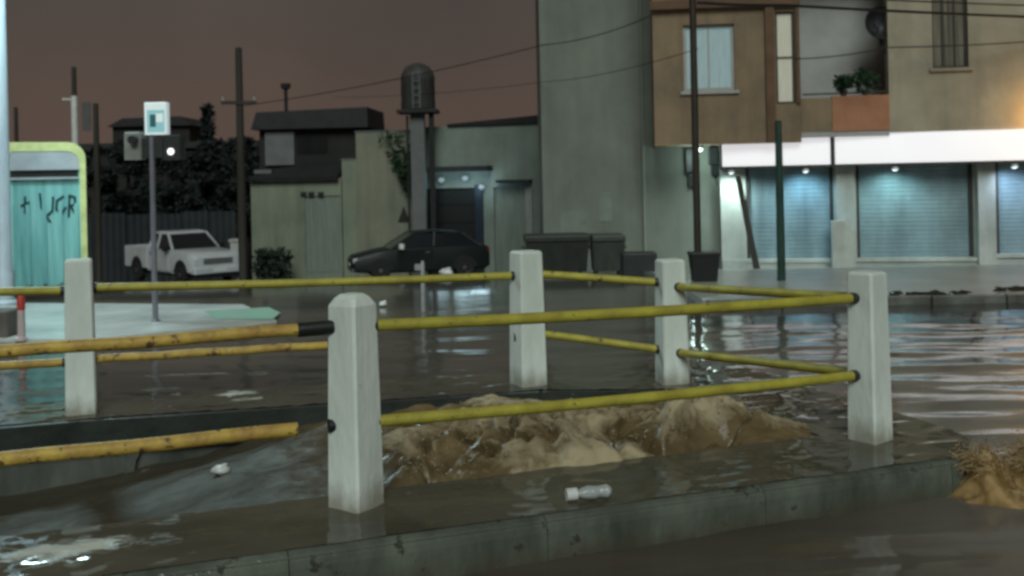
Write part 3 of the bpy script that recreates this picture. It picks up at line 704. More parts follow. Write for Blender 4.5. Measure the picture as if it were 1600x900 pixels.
def pickup(loc, rz):
    t = thing('pickup_truck', 'white pickup truck parked behind the signal post', 'pickup truck', loc, rz)
    # nose along +x ; length 5.0, width 1.78
    p = M['truckpaint']
    part('hood', p, t, lambda m: m.loft([ring_sect(2.42, .80, .42, .90, .74), ring_sect(2.30, .86, .40, 1.02, .80), ring_sect(1.9, .88, .42, 1.08, .82), ring_sect(.98, .88, .42, 1.13, .83)]), smooth=True)
    part('cab', p, t, lambda m: m.loft([ring_sect(.975, .88, .36, 1.12, .84), ring_sect(-.75, .88, .36, 1.12, .85)]), smooth=True)
    # greenhouse: pillars and roof
    def roof(m):
        m.loft([[(.36, -.66, 1.60), (.36, .66, 1.60), (.30, .62, 1.67), (.30, -.62, 1.67)], [(-.2, -.68, 1.62), (-.2, .68, 1.62), (-.2, .63, 1.70), (-.2, -.63, 1.70)], [(-.66, -.66, 1.60), (-.66, .66, 1.60), (-.62, .62, 1.67), (-.62, -.62, 1.67)]])
        for s in (-1, 1):
            m.tube([(.95, s*.80, 1.11), (.36, s*.655, 1.62)], .045, 6); m.tube([(-.70, s*.82, 1.11), (-.62, s*.66, 1.62)], .06, 6); m.tube([(-.12, s*.825, 1.11), (-.14, s*.675, 1.62)], .04, 6)
    part('roof', p, t, roof)
    part('windscreen', M['glass'], t, lambda m: m.loft([[(.98, -.78, 1.125), (.98, .78, 1.125), (.92, .78, 1.11), (.92, -.78, 1.11)], [(.40, -.63, 1.605), (.40, .63, 1.605), (.34, .63, 1.60), (.34, -.63, 1.60)]]))
    for s in (-1, 1):
        part('side_window', M['glass'], t, lambda m: m.loft([[(.88, s*.80, 1.12), (-.66, s*.82, 1.12), (-.66, s*.78, 1.12), (.88, s*.76, 1.12)], [(.34, s*.66, 1.60), (-.60, s*.67, 1.60), (-.60, s*.63, 1.60), (.34, s*.62, 1.60)]]))
        part('wing_mirror', M['black'], t, lambda m: m.box(.72, .84, s*.98 - .09, s*.98 + .09, 1.08, 1.26, .02))
        d = part('door', p, t, lambda m: m.box(-.62, .78, s*.887 - .008, s*.887 + .008, .46, 1.10))
        part('handle', M['black'], d, lambda m: m.box(-.5, -.3, s*.905 - .012, s*.905 + .012, .96, 1.0))
        part('headlight', M['hl'], t, lambda m: m.box(2.30, 2.425, s*.66 - .15, s*.66 + .15, .70, .88, .03))
        part('wheel_arch', M['black'], t, lambda m: m.loft([[(1.62 + .44 * math.cos(a), yy, .40 + .44 * math.sin(a)) for a in lin(0, math.pi, 12)] for yy in (s*.60, s*.896)]))
        part('wheel_arch', M['black'], t, lambda m: m.loft([[(-1.55 + .44 * math.cos(a), yy, .40 + .44 * math.sin(a)) for a in lin(0, math.pi, 12)] for yy in (s*.60, s*.899)]))
    part('rear_window', M['glass'], t, lambda m: m.box(-.70, -.66, -.6, .6, 1.15, 1.55))
    def bed(m):
        for s in (-1, 1): m.box(-2.5, -.78, s*.86 - .03, s*.86 + .03, .48, 1.16, .02)
        m.box(-2.56, -2.50, -.85, .85, .48, 1.16, .02); m.box(-2.5, -.78, -.83, .83, .55, .62); m.box(-.82, -.78, -.83, .83, .62, 1.17)
    part('cargo_bed', p, t, bed)
    part('grille', M['trim'], t, lambda m: m.box(2.40, 2.435, -.50, .50, .70, .88, .01))
    part('bumper', M['truckpaint'], t, lambda m: m.box(2.30, 2.52, -.86, .86, .42, .60, .04))
    part('lower_grille', M['black'], t, lambda m: m.box(2.30, 2.48, -.8, .8, .28, .418, .02))
    part('number_plate', M['white'], t, lambda m: m.box(2.521, 2.53, -.24, .24, .46, .57))
    part('chassis', M['black'], t, lambda m: m.box(-2.4, 2.2, -.6, .6, .26, .47))
    for x in (1.62, -1.55):
        for s in (-1, 1): wheel(t, x, s*.80, .37, .22)
    return t
TY = 34.0
tx = X(286, TY, 420); pickup(Vector((tx, TY, g(tx, TY))), R(-46))

def hatchback(loc, rz):
    t = thing('parked_car', 'dark green-black car parked before the black garage door', 'car', loc, rz)
    p = M['carpaint']
    part('body', p, t, lambda m: m.loft([ring_sect(2.20, .70, .40, .62, .64), ring_sect(2.10, .82, .28, .74, .74), ring_sect(1.4, .88, .22, .90, .80), ring_sect(.85, .88, .22, .98, .82), ring_sect(-1.2, .88, .22, 1.02, .83), ring_sect(-1.95, .86, .25, 1.00, .80), ring_sect(-2.12, .80, .34, .92, .74)]), smooth=True)
    def roof(m):
        m.loft([[(.28, -.60, 1.40), (.28, .60, 1.40), (.22, .56, 1.44), (.22, -.56, 1.44)], [(-.4, -.62, 1.43), (-.4, .62, 1.43), (-.4, .57, 1.485), (-.4, -.57, 1.485)], [(-1.25, -.60, 1.36), (-1.25, .60, 1.36), (-1.22, .56, 1.41), (-1.22, -.56, 1.41)]])
        for s in (-1, 1):
            m.tube([(1.0, s*.76, .95), (.27, s*.60, 1.41)], .04, 6); m.tube([(-.35, s*.79, 1.0), (-.4, s*.62, 1.44)], .035, 6); m.tube([(-1.75, s*.76, .99), (-1.24, s*.60, 1.38)], .06, 6)
    part('roof', p, t, roof)
    part('windscreen', M['glass'], t, lambda m: m.loft([[(1.03, -.74, .96), (1.03, .74, .96), (.98, .74, .95), (.98, -.74, .95)], [(.31, -.57, 1.405), (.31, .57, 1.405), (.25, .57, 1.40), (.25, -.57, 1.40)]]))
    part('rear_window', M['glass'], t, lambda m: m.loft([[(-1.78, -.72, 1.0), (-1.78, .72, 1.0), (-1.72, .72, .99), (-1.72, -.72, .99)], [(-1.28, -.57, 1.38), (-1.28, .57, 1.38), (-1.22, .57, 1.37), (-1.22, -.57, 1.37)]]))
    for s in (-1, 1):
        part('side_window', M['glass'], t, lambda m: m.loft([[(.92, s*.765, .97), (-1.66, s*.775, 1.0), (-1.66, s*.73, 1.0), (.92, s*.72, .97)], [(.24, s*.605, 1.40), (-1.20, s*.605, 1.38), (-1.20, s*.56, 1.38), (.24, s*.56, 1.40)]]))
        part('wing_mirror', M['white'] if s == 1 else p, t, lambda m: m.box(.60, .76, s*.93 - .1, s*.93 + .1, .96, 1.12, .03))  # one mirror coloured white to paint a glint on the car
        part('headlight', M['hl'], t, lambda m: m.box(1.98, 2.15, s*.62 - .16, s*.62 + .16, .58, .70, .03))
        part('tail_light', mat('tail_light_red', (.3, .01, .01), .2, .2, 5, 0), t, lambda m: m.box(-2.13, -2.0, s*.66 - .12, s*.66 + .12, .68, .88, .02))
        d = part('door', p, t, lambda m: m.box(-.30, .80, s*.885 - .006, s*.885 + .006, .32, .92))
        part('handle', M['trim'], d, lambda m: m.box(-.22, -.06, s*.9 - .01, s*.9 + .01, .82, .85))
        for x in (1.32, -1.30):
            part('wheel_arch', M['black'], t, lambda m: m.loft([[(x + .38 * math.cos(a), yy, .31 + .38 * math.sin(a)) for a in lin(0, math.pi, 12)] for yy in (s*.6, s*.893)]))
            wheel(t, x, s*.80, .31, .19)
    part('number_plate', M['white'], t, lambda m: m.box(2.17, 2.21, -.24, .24, .44, .55))
    part('bumper', M['trim'], t, lambda m: m.box(2.08, 2.20, -.76, .76, .28, .40, .03))
    return t
CY = 32.5
cx = X(655, CY, 410); hatchback(Vector((cx, CY, g(cx, CY))), R(180 + 14))

# ================================================================== wall builder
class Wall:
    def __init__(s, px0, Y0, px1, Y1, py=400):
        a, b = P(px0, py, Y0), P(px1, py, Y1)
        s.o = Vector((a.x, a.y, 0)); d = Vector((b.x - a.x, b.y - a.y, 0)); s.len = d.length; s.t = d.normalized(); s.n = Vector((s.t.y, -s.t.x, 0))
    def hit(s, px, py, d=0):
        rx, rz = ray(px, py); o = s.o + s.n * d
        k = (o.x * s.n.x + o.y * s.n.y) / (rx * s.n.x + s.n.y)
        p = Vector((rx * k, k, CAMZ + rz * k)); return (p - s.o).dot(s.t), p.z
    def rect(s, x0, y0, x1, y1, d=0):               # pixel rectangle on the wall -> s0,s1,z0,z1
        cxm, cym = (x0 + x1) / 2, (y0 + y1) / 2
        return s.hit(x0, cym, d)[0], s.hit(x1, cym, d)[0], s.hit(cxm, y1, d)[1], s.hit(cxm, y0, d)[1]
    def at(s, a, z, d=0): q = s.o + s.t * a + s.n * d; return Vector((q.x, q.y, z))
    def box(s, m, s0, s1, z0, z1, d0, d1): return m.obox(s.o, s.t, s.n, s0, s1, z0, z1, d0, d1)
    def panel(s, m, s0, s1, z0, z1, th, holes):
        S = sorted({s0, s1, *[h[0] for h in holes], *[h[1] for h in holes]}); Zs = sorted({z0, z1, *[h[2] for h in holes], *[h[3] for h in holes]})
        S = [a for a in S if s0 <= a <= s1]; Zs = [a for a in Zs if z0 <= a <= z1]
        for i in range(len(S)-1):
            j = 0
            while j < len(Zs)-1:
                def solid(j): c, e = (S[i]+S[i+1])/2, (Zs[j]+Zs[j+1])/2; return not any(h[0] < c < h[1] and h[2] < e < h[3] for h in holes)
                if not solid(j): j += 1; continue
                k = j
                while k + 1 < len(Zs)-1 and solid(k+1): k += 1
                s.box(m, S[i], S[i+1], Zs[j], Zs[k+1], -th, 0); j = k + 1
def window(w_, parent, r, m_glass, m_frame, depth=.14, fr=.05, mull=(1, 1), sill=None):
    s0, s1, z0, z1 = r
    f = part('window', m_frame, parent, lambda m: (w_.box(m, s0, s0 + fr, z0, z1, -depth, -depth + .07), w_.box(m, s1 - fr, s1, z0, z1, -depth, -depth + .07), w_.box(m, s0 + fr, s1 - fr, z0, z0 + fr, -depth, -depth + .07), w_.box(m, s0 + fr, s1 - fr, z1 - fr, z1, -depth, -depth + .07),
        [w_.box(m, s0 + (s1-s0)*k/mull[0] - .02, s0 + (s1-s0)*k/mull[0] + .02, z0 + fr, z1 - fr, -depth + .01, -depth + .06) for k in range(1, mull[0])]), world=True)
    a = (s1 - s0 - 2*fr) / mull[0]
    for k in range(mull[0]):
        part('pane', m_glass, f, lambda m: w_.box(m, s0 + fr + a*k + .002, s0 + fr + a*(k+1) - .002, z0 + fr, z1 - fr, -depth + .015, -depth + .03), world=True)
    if sill: part('sill', sill, f, lambda m: w_.box(m, s0 - .08, s1 + .08, z0 - .07, z0 - .002, -depth, .07), world=True)
    return f

# ================================================================== shop building on the right
M['brown'] = mat('brown_render', (.27, .185, .118), .8, .3, 1.1, .2, c2=(.18, .135, .09), stain=.5)
M['tan'] = mat('tan_render', (.38, .33, .25), .8, .25, .9, .2, stain=.4)
M['greenwall'] = mat('green_grey_render', (.235, .255, .222), .8, .2, .8, .2, stain=.25)
M['greywall'] = mat('grey_render', (.40, .39, .38), .8, .2, 1, .15)
M['redbrick'] = mat('red_render', (.42, .19, .11), .8, .3, 1.5, .2)
M['pilaster'] = mat('brown_pilaster', (.14, .075, .042), .7, .3, 2, .15)
M['cream'] = mat('cream_render', (.48, .49, .46), .7, .25, 1.5, .15, stain=.5)
M['shutter'] = mat('teal_shutter', (.24, .33, .37), .5, .25, 1.4, .05, metal=.1, stain=.6)
M['frame'] = mat('dark_frame', (.04, .035, .03), .5, .2, 4, .05)
M['fascia'] = mat('backlit_fascia', (.7, .7, .7), .5, .08, 1, 0, emit=((.98, .95, 1.0), .62))
M['lit_blue'] = mat('lit_curtain_blue', (.30, .36, .37), .7, .25, 3, .1, streak=(5, 5, .6), emit=((.55, .85, .90), .16))
M['lit_cream'] = mat('lit_curtain_cream', (.45, .44, .38), .7, .2, 3, .1, streak=(5, 5, .5), emit=((.85, .82, .62), .18))
M['curtain'] = mat('dim_curtain', (.20, .17, .13), .8, .5, 4, .2, streak=(6, 6, .1), c2=(.05, .04, .03))
Wf = Wall(1128, 23.4, 1720, 22.0)                    # ground-floor front
base = Wf.at(0, 0)
fz = g(0, 22.8) + .1
T = thing('shop_building', 'two-storey shop with lit white fascia, roller shutters and brown upper floor', 'building', Vector((base.x, base.y, fz - .3)))
TOP = 9.0
shut = []
for (x0, y0, x1, y1) in [(1166, 268, 1303, 404), (1338, 262, 1521, 402), (1556, 256, 1690, 396)]:
    shut.append(Wf.rect(x0, y0, x1, y1))
fas = Wf.rect(1125, 219, 1640, 250, .45)
zf0 = Wf.hit(1300, 257, .45)[1]; zf1 = Wf.hit(1300, 211, .45)[1]
shut = [(a, b, c, zf0 + .02) for a, b, c, d_ in shut]
zs = zf1 + .12
part('ground_floor_wall', M['cream'], T, lambda m: Wf.panel(m, .0, Wf.len, fz - .3, zs, .3, shut), world=True)
part('plinth', mat('plinth_render', (.42, .44, .42), .6, .3, 1.5, .2), T, lambda m: Wf.box(m, .02, Wf.len, fz - .3, min(r[2] for r in shut) - .03, .002, .08), world=True)
for (s0, s1, z0, z1) in shut:
    n = 22; h = (z1 - z0) / n
    rs = part('roller_shutter', M['frame'], T, lambda m: Wf.box(m, s0 + .002, s1 - .002, z0, z1, -.24, -.20), world=True)
    for e0, e1 in ((s0 + .002, s0 + .07), (s1 - .07, s1 - .002)):
        part('guide', M['frame'], rs, lambda m: Wf.box(m, e0, e1, z0, z1, -.16, -.03), world=True)
    for k in range(n):
        za, zb = z0 + k*h, z0 + (k+1)*h - .003
        def slat(m):
            q = lambda s_, z_, d_: Wf.at(s_, z_, d_)
            r0 = [q(s0 + .072, za, -.15), q(s0 + .072, za, -.112), q(s0 + .072, (za+zb)/2, -.108), q(s0 + .072, zb, -.112), q(s0 + .072, zb, -.15)]
            r1 = [p_ + Wf.t * (s1 - s0 - .144) for p_ in r0]; m.loft([r0, r1])
        part('slat', M['shutter'], rs, slat, world=True)
    part('sill', M['cream'], T, lambda m: Wf.box(m, s0 - .04, s1 + .04, z0 - .08, z0 - .004, -.2, .13), world=True)
# pillars between the shutters
for x0, x1 in [(1306, 1334), (1525, 1552)]:
    r_ = Wf.rect(x0, 262, x1, 420)
    part('pillar', M['cream'], T, lambda m: Wf.box(m, r_[0], r_[1], fz - .25, zf0 - .01, .004, .22), world=True)
r_ = Wf.rect(1300, 345, 1322, 410, .4)
part('meter_cabinet', M['cream'], T, lambda m: Wf.box(m, r_[0], r_[1], fz, r_[3], .24, .5), world=True)
# fascia: three lit panels, dark soffit and gaps
cuts = [Wf.hit(x, 235, .45)[0] for x in (1125, 1301, 1705)]
for i in range(2):
    part('fascia_panel', M['fascia'], T, lambda m: Wf.box(m, cuts[i] + .05, cuts[i+1] - .05, zf0 + .005, zf1 + .02 * math.sin(i * 2), .30, .45), world=True)
part('fascia_frame', M['frame'], T, lambda m: (Wf.box(m, cuts[0] - .03, cuts[-1] + .02, zf0 - .05, zf0, .004, .56), Wf.box(m, cuts[0], cuts[-1], zf0 + .01, zf1 - .03, .02, .296)), world=True)
part('fascia_divider', M['frame'], T, lambda m: Wf.box(m, cuts[1] - .045, cuts[1] + .045, zf0 + .001, zf1 + .06, .02, .47), world=True)
# small lamps under the soffit; the leftmost is added to light the corner wall
for i, px in enumerate((1142, 1258, 1397, 1583)):
    s_, z_ = Wf.hit(px, 262, .36); q = Wf.at(s_, zf0 - .055, .46)
    f_ = part('downlight', M['white'], T, lambda m: m.lathe([(.03, 0), (.06, -.02), (.085, -.09), (.06, -.092)], q, 14), world=True)
    part('lamp_glass', M['lamp_cool'], f_, lambda m: m.lathe([(.055, -.094), (.055, -.10), (.02, -.11)], q, 12), world=True)
    ld = bpy.data.lights.new('downlight_light', 'SPOT'); lo = bpy.data.objects.new('downlight_light', ld); col.objects.link(lo)
    ld.energy = [90, 58, 50, 58][i]; ld.color = [(.70, .97, .93), (.42, .80, 1.0), (.56, .96, .95), (.55, .76, 1.0)][i]; ld.spot_size = R(160); ld.spot_blend = .8; ld.shadow_soft_size = .06
    lo.location = q + Vector((0, 0, -.14)) + Wf.n * .0
    lo.rotation_euler = Vector((-Wf.n.x * .25, -Wf.n.y * .25, -1)).to_track_quat('-Z', 'Y').to_euler()
# blind side wall on the left
Wb = Wall(850, 26.2, 1134, 23.75)
part('blind_wall', M['greenwall'], T, lambda m: Wb.panel(m, 0, Wb.len, -1.6, TOP, .3, []), world=True)
def ret(m):
    a = Wb.at(0.001, 0, -.31); m.box(a.x, a.x + .3, a.y, a.y + 9, -2, TOP)
part('return_wall', M['greenwall'], T, ret, world=True)
for (x0, y0, x1, y1) in [(876, 330, 916, 372), (936, 300, 956, 346)]:
    r_ = Wb.rect(x0, y0, x1, y1)
    part('faded_poster', mat('faded_poster', (.24, .27, .23), .8, .2, 3, .1), T, lambda m: Wb.box(m, *r_, .001, .012), world=True)
# upper floor, jutting out over the corner
Wu = Wall(1021, 22.85, 1720, 21.75, 120)
zu0 = Wu.hit(1100, 226)[1]; zu0r = zf1 + .025
win = Wu.rect(1068, 38, 1148, 142); nar = Wu.rect(1212, 18, 1242, 162)
s_pil0, s_pil1 = Wu.hit(1196, 100)[0], Wu.hit(1210, 100)[0]
s_bal0, s_bal1 = Wu.hit(1250, 100)[0], Wu.hit(1388, 100)[0]
zb_floor = Wu.hit(1320, 205)[1]; zb_par = Wu.hit(1320, 152)[1]
winR = Wu.rect(1456, -60, 1512, 106)
part('upper_wall', M['brown'], T, lambda m: Wu.panel(m, 0, s_bal0, zu0, TOP, .3, [win, nar]), world=True)
part('upper_wall', M['tan'], T, lambda m: Wu.panel(m, s_bal1, Wu.len, zu0r, TOP, .3, [winR]), world=True)
part('upper_end_wall', M['brown'], T, lambda m: m.obox(Wu.at(0, 0, -.302), -Wu.n, -Wu.t, 0, 2.6, zu0, TOP, -.3, -.001), world=True)
part('soffit_slab', M['tan'], T, lambda m: Wu.box(m, .02, Wu.len, zu0 - .02 + .03, zu0 + .2, -2.6, -.301), world=True)
part('pilaster', M['pilaster'], T, lambda m: Wu.box(m, s_pil0, s_pil1, zu0 + .02, TOP, .003, .10), world=True)
part('pilaster', M['pilaster'], T, lambda m: Wu.box(m, nar[1] + .02, s_bal0 - .01, nar[2], TOP, .003, .08), world=True)
part('cornice', M['pilaster'], T, lambda m: Wu.box(m, -.05, s_bal0, Wu.hit(1150, 12)[1], Wu.hit(1150, -2)[1], .004, .16), world=True)
f = window(Wu, T, win, M['lit_blue'], M['greywall'], .16, .07, (2, 1), M['greywall'])
part('curtain', M['lit_blue'], f, lambda m: [Wu.box(m, win[0] + .1 + k*.11, win[0] + .19 + k*.11, win[2] + .08, win[3] - .1 - .02 * (k % 3), -.128 + .008 * (k % 2), -.118 + .008 * (k % 2)) for k in range(3, 8)], world=True)
f = window(Wu, T, nar, M['lit_cream'], M['frame'], .12, .05, (1, 1))
part('glazing_bar', M['frame'], f, lambda m: Wu.box(m, nar[0] + .05, nar[1] - .05, nar[2] + 1.0, nar[2] + 1.04, -.088, -.06), world=True)
window(Wu, T, winR, M['curtain'], M['frame'], .16, .05, (3, 1), M['tan'])
# balcony: back wall, floor and parapet
part('balcony_back_wall', M['greywall'], T, lambda m: Wu.box(m, s_bal0 - .3, s_bal1 + .3, zu0, TOP, -1.5, -1.3), world=True)
part('balcony_floor', M['greywall'], T, lambda m: Wu.box(m, s_bal0 + .002, s_bal1 - .002, zb_floor - .12, zb_floor, -1.298, .0), world=True)
s_mid = Wu.hit(1300, 170)[0]
part('balcony_parapet', M['brown'], T, lambda m: Wu.box(m, s_bal0 + .002, s_mid, zb_floor + .003, zb_par, -.14, .012), world=True)
part('balcony_parapet', M['redbrick'], T, lambda m: Wu.box(m, s_mid + .004, s_bal1 - .002, zb_floor + .003, zb_par + .03, -.14, .03), world=True)
part('balcony_rail', M['frame'], T, lambda m: m.tube([Wu.at(s_bal0 + .05, zb_par + .09, -.06), Wu.at(s_bal1 - .05, zb_par + .1, -.06)], .02, 8), world=True)
part('balcony_ceiling', M['greywall'], T, lambda m: Wu.box(m, s_bal0 - .3, s_bal1 + .3, Wu.hit(1320, -60)[1], Wu.hit(1320, -80)[1], -1.298, -.31), world=True)
part('roof_slab', M['tan'], T, lambda m: Wu.box(m, .31, Wu.len, TOP - .25, TOP - .05, -8, -.302), world=True)
# warm lantern on the wall just beyond the right edge
s_, z_ = Wu.hit(1650, 170, .2); q = Wu.at(s_, z_, .25)
lf = part('wall_lantern', M['frame'], T, lambda m: (m.tube([Wu.at(s_, z_ + .12, .0), Wu.at(s_, z_ + .16, .25)], .015, 6), m.lathe([(.09, .14), (.10, .12), (.02, .18)], q, 10)), world=True)
part('lantern_glass', lamp_mat('warm_lamp_glow', (1.0, .62, .22), 8), lf, lambda m: m.lathe([(.05, -.08), (.075, .0), (.075, .10), (.04, .118)], q, 12), world=True)
ld = bpy.data.lights.new('wall_lantern_light', 'POINT'); lo = bpy.data.objects.new('wall_lantern_light', ld); col.objects.link(lo)
ld.energy = 55; ld.color = (1.0, .50, .10); ld.shadow_soft_size = .08; lo.location = q + Wu.n * .15 + Vector((0, 0, -.12))

# fill lamp added under the overhang to brighten the corner wall
s_, z_ = Wb.hit(1097, 236, .3); q = Wb.at(s_, zu0 - .02, .45)
f_ = part('added_fill_lamp', M['darkm'], T, lambda m: m.lathe([(.10, -.03), (.10, .03)], q, 14), world=True)
part('lamp_glass', lamp_mat('fill_lamp_glow', (.7, .95, .92), .5), f_, lambda m: m.lathe([(.03, -.11), (.07, -.09), (.085, -.032)], q, 12), world=True)
ld = bpy.data.lights.new('fill_lamp_light', 'POINT'); lo = bpy.data.objects.new('fill_lamp_light', ld); col.objects.link(lo)
ld.energy = 22; ld.color = (.72, 1.0, .94); ld.shadow_soft_size = .12; lo.location = q + Vector((0, 0, -.25)) + Wb.n * .25
# rain pipe on the blind wall
s_ = Wb.hit(1006, 200)[0]
part('rain_pipe', M['greenwall'], T, lambda m: m.tube([Wb.at(s_, -.6, .06), Wb.at(s_, TOP, .06)], .045, 10), world=True, smooth=True)
# things on the balcony
leafm = mat('dark_leaf', (.030, .075, .032), .6, .4, 6, .1, c2=(.012, .030, .014))
def leaves(m, n, fn, s, rnd):
    for _ in range(n):
        c = fn(rnd); a = Vector((rnd.uniform(-1,1), rnd.uniform(-1,1), rnd.uniform(-.6,.6))).normalized(); b = a.cross(Vector((rnd.uniform(-1,1), rnd.uniform(-1,1), rnd.uniform(-1,1)))).normalized()
        L = s * rnd.uniform(.6, 1.3); k = len(m.v); m.v += [c, c + a*L*.5 + b*L*.28, c + a*L, c + a*L*.5 - b*L*.28]; m.f.append((k, k+1, k+2, k+3))
def ball(c, rx, ry, rz):
    def fn(r):
        while True:
            q = Vector((r.uniform(-1,1), r.uniform(-1,1), r.uniform(-1,1)))
            if q.length < 1: return Vector((c[0] + q.x*rx, c[1] + q.y*ry, c[2] + q.z*rz))
    return fn
def pot_plant(px, py_b, py_t, wpx, lab, seed):
    s_, z_ = Wu.hit(px, py_b, -.05); zt_ = Wu.hit(px, py_t, -.05)[1]; q = Wu.at(s_, zb_par + (.03 if px > 1300 else 0), -.05)
    t = thing('pot_plant', lab, 'pot plant', q); sc = wpx / F * 22.3
    ph = .12
    part('pot', M['darkm'], t, lambda m: m.lathe([(.06, 0), (.085, ph - .02), (.095, ph - .02), (.095, ph), (.07, ph)], n=12), smooth=True)
    hh = zt_ - q.z
    part('foliage', leafm, t, lambda m: leaves(m, 330, ball((0, 0, ph + (hh - ph) * .5), sc / 2, .16, (hh - ph) * .55), .11, random.Random(seed)), fix=False)
pot_plant(1352, 146, 108, 44, 'larger dark green pot plant on the red balcony parapet', 1)
pot_plant(1318, 146, 118, 26, 'smaller dark green pot plant on the red balcony parapet', 2)
s_, z_ = Wu.hit(1374, 36, -.2); q = Wu.at(s_, z_, -.2)
t = thing('satellite_dish', 'dark satellite dish on an arm at the balcony edge', 'satellite dish', q)
def dish(m):
    rings = []
    for k in range(6):
        r_ = .06 + .30 * k / 5; dpt = .22 * (k / 5) ** 2
        rings.append([(r_ * math.cos(2*math.pi*i/20), -dpt + .1, r_ * math.sin(2*math.pi*i/20)) for i in range(20)])
    for k in range(5, -1, -1):
        r_ = .06 + .28 * k / 5; dpt = .22 * (k / 5) ** 2
        rings.append([(r_ * math.cos(2*math.pi*i/20), -dpt + .115, r_ * math.sin(2*math.pi*i/20)) for i in range(20)])
    m.loft(rings)
part('dish', M['darkm'], t, dish, smooth=True)
part('arm', M['darkm'], t, lambda m: m.tube([(.0, .1, -.05), (.06, .1, -.4), (.12, .0, -.68)], .03, 8))
part('receiver', M['darkm'], t, lambda m: (m.tube([(0, .1, -.2), (-.15, -.25, -.1)], .012, 6), m.box(-.2, -.12, -.3, -.22, -.14, -.04, .01)))

# fittings on the corner wall under the overhang
for (nm, ct_, x, y0, y1, lab) in [('meter_box', 'meter box', 1076, 232, 300, 'dark electricity meter boxes on the wall left of the tall black pole'), ('cable_bracket', 'cable bracket', 1112, 230, 280, 'dark cable bracket on the wall right of the tall black pole')]:
    s_, z0_ = Wb.hit(x, y1, .1); z1_ = Wb.hit(x, y0, .1)[1]
    t = thing(nm, lab, ct_, Wb.at(s_, z0_, 0))
    hh = z1_ - z0_
    part('box', M['darkm'], t, lambda m: m.box(-.11, .11, -.14, -.002, hh * .45, hh, .02))
    part('lower_box', M['darkm'], t, lambda m: m.box(-.06, .13, -.11, -.002, hh * .12, hh * .42, .02))
    part('conduit', M['darkm'], t, lambda m: m.tube([(.05, -.04, hh * .1), (.1, -.04, -.2), (.25, -.04, -.9)], .015, 6))
# plank leaning by the first shutter
a = P(1153, 275, 22.7); b = P(1183, 418, 22.2); b.z = fz
t = thing('leaning_plank', 'dark plank leaning against the wall left of the first shutter', 'plank', b)
d_ = (a - b)
part('board', M['woodpole'], t, lambda m: m.loft([[b + Vector((-.07, -.025, 0)), b + Vector((.07, -.025, 0)), b + Vector((.07, .025, 0)), b + Vector((-.07, .025, 0))], [a + Vector((-.06, -.02, 0)), a + Vector((.06, -.02, 0)), a + Vector((.06, .02, 0)), a + Vector((-.06, .02, 0))]]), world=True)

# ================================================================== poles on the forecourt and behind
def pole(px, Y, py_top, r0, r1, m_, lab, name='utility_pole', cat='pole', arms=(), top=None, dz=0.0):
    x = X(px, Y, 430); z0 = g(x, Y) + dz; h = top if top else Z(px, py_top, Y) - z0
    t = thing(name, lab, cat, Vector((x, Y, z0)))
    part('shaft', m_, t, lambda m: m.lathe([(r0, 0), (r0 * .97, h * .4), (r1, h), (r1 * .5, h + .02)], n=12), smooth=True)
    for (zz, L, rot) in arms:
        c_, s_ = math.cos(rot), math.sin(rot)
        ar = part('cross_arm', M['woodpole'], t, lambda m: m.loft([[(-L*c_ + .04*s_, -L*s_ - .04*c_, zz + e) for e in ()] or [(-L*c_, -L*s_ - .14, zz - .05), (-L*c_, -L*s_ - .06, zz - .05), (-L*c_, -L*s_ - .06, zz + .05), (-L*c_, -L*s_ - .14, zz + .05)], [(L*c_, L*s_ - .14, zz - .05), (L*c_, L*s_ - .06, zz - .05), (L*c_, L*s_ - .06, zz + .05), (L*c_, L*s_ - .14, zz + .05)]]))
        for k in (-.9, .9): part('insulator', M['greywall'], ar, lambda m: m.lathe([(.03, zz + .05), (.05, zz + .08), (.03, zz + .12), (.045, zz + .15), (.01, zz + .18)], (k*L*c_, k*L*s_ - .1, 0), 8))
    return t, Vector((x, Y, z0 + h))
M['polegreen'] = mat('dark_green_pole', (.022, .055, .042), .45, .3, 5, .1)
M['poledark'] = mat('dark_brown_pole', (.035, .026, .02), .5, .3, 5, .1)
pole(1091, 16.9, 0, .062, .050, M['poledark'], 'tall thin dark pole rising from the small black bin past the window', top=7.6, dz=.1)
pole(1221, 16.2, 190, .068, .055, M['polegreen'], 'dark green pole standing on the forecourt before the first shutter', dz=.1)
_, topA = pole(380, 30.5, 75, .13, .10, M['woodpole'], 'tall dark utility pole right of the white pickup', arms=[(5.3, .5, .2)])
t, _ = pole(122, 27, 105, .075, .06, M['woodpole'], 'white-banded pole with dark top behind the teal container')
x = X(122, 27, 430); zb = Z(122, 235, 27) - g(x, 27); zt2 = Z(122, 150, 27) - g(x, 27)
part('white_band', M['white'], t, lambda m: m.lathe([(.085, zb), (.085, zt2)], n=12), smooth=True)
part('lamp_arm', M['white'], t, lambda m: m.tube([(0, 0, zt2 - .1), (-.3, -.05, zt2 - .08)], .03, 8))
pole(30, 33, 168, .08, .06, M['woodpole'], 'short far pole showing above the teal container')
t, _ = pole(155, 36, 162, .11, .09, M['woodpole'], 'far dark pole with a pale board, left of the dark trees')
zz = Z(145, 205, 36) - g(X(155, 36), 36); z2 = Z(145, 160, 36) - g(X(155, 36), 36)
part('board', mat('pale_board', (.10, .10, .105), .6, .2, 3, .1), t, lambda m: m.box(-.42, -.12, -.16, -.12, zz, z2, .01))
# small pillar by the truck
x = X(370, 33); t = thing('gate_pillar', 'short pale pillar between the pickup and the utility pole', 'pillar', Vector((x, 33, g(x, 33))))
part('pillar', M['greywall'], t, lambda m: m.box(-.16, .16, -.16, .16, 0, 1.25, .02)); part('coping', M['greywall'], t, lambda m: m.box(-.2, .2, -.2, .2, 1.252, 1.34, .02))

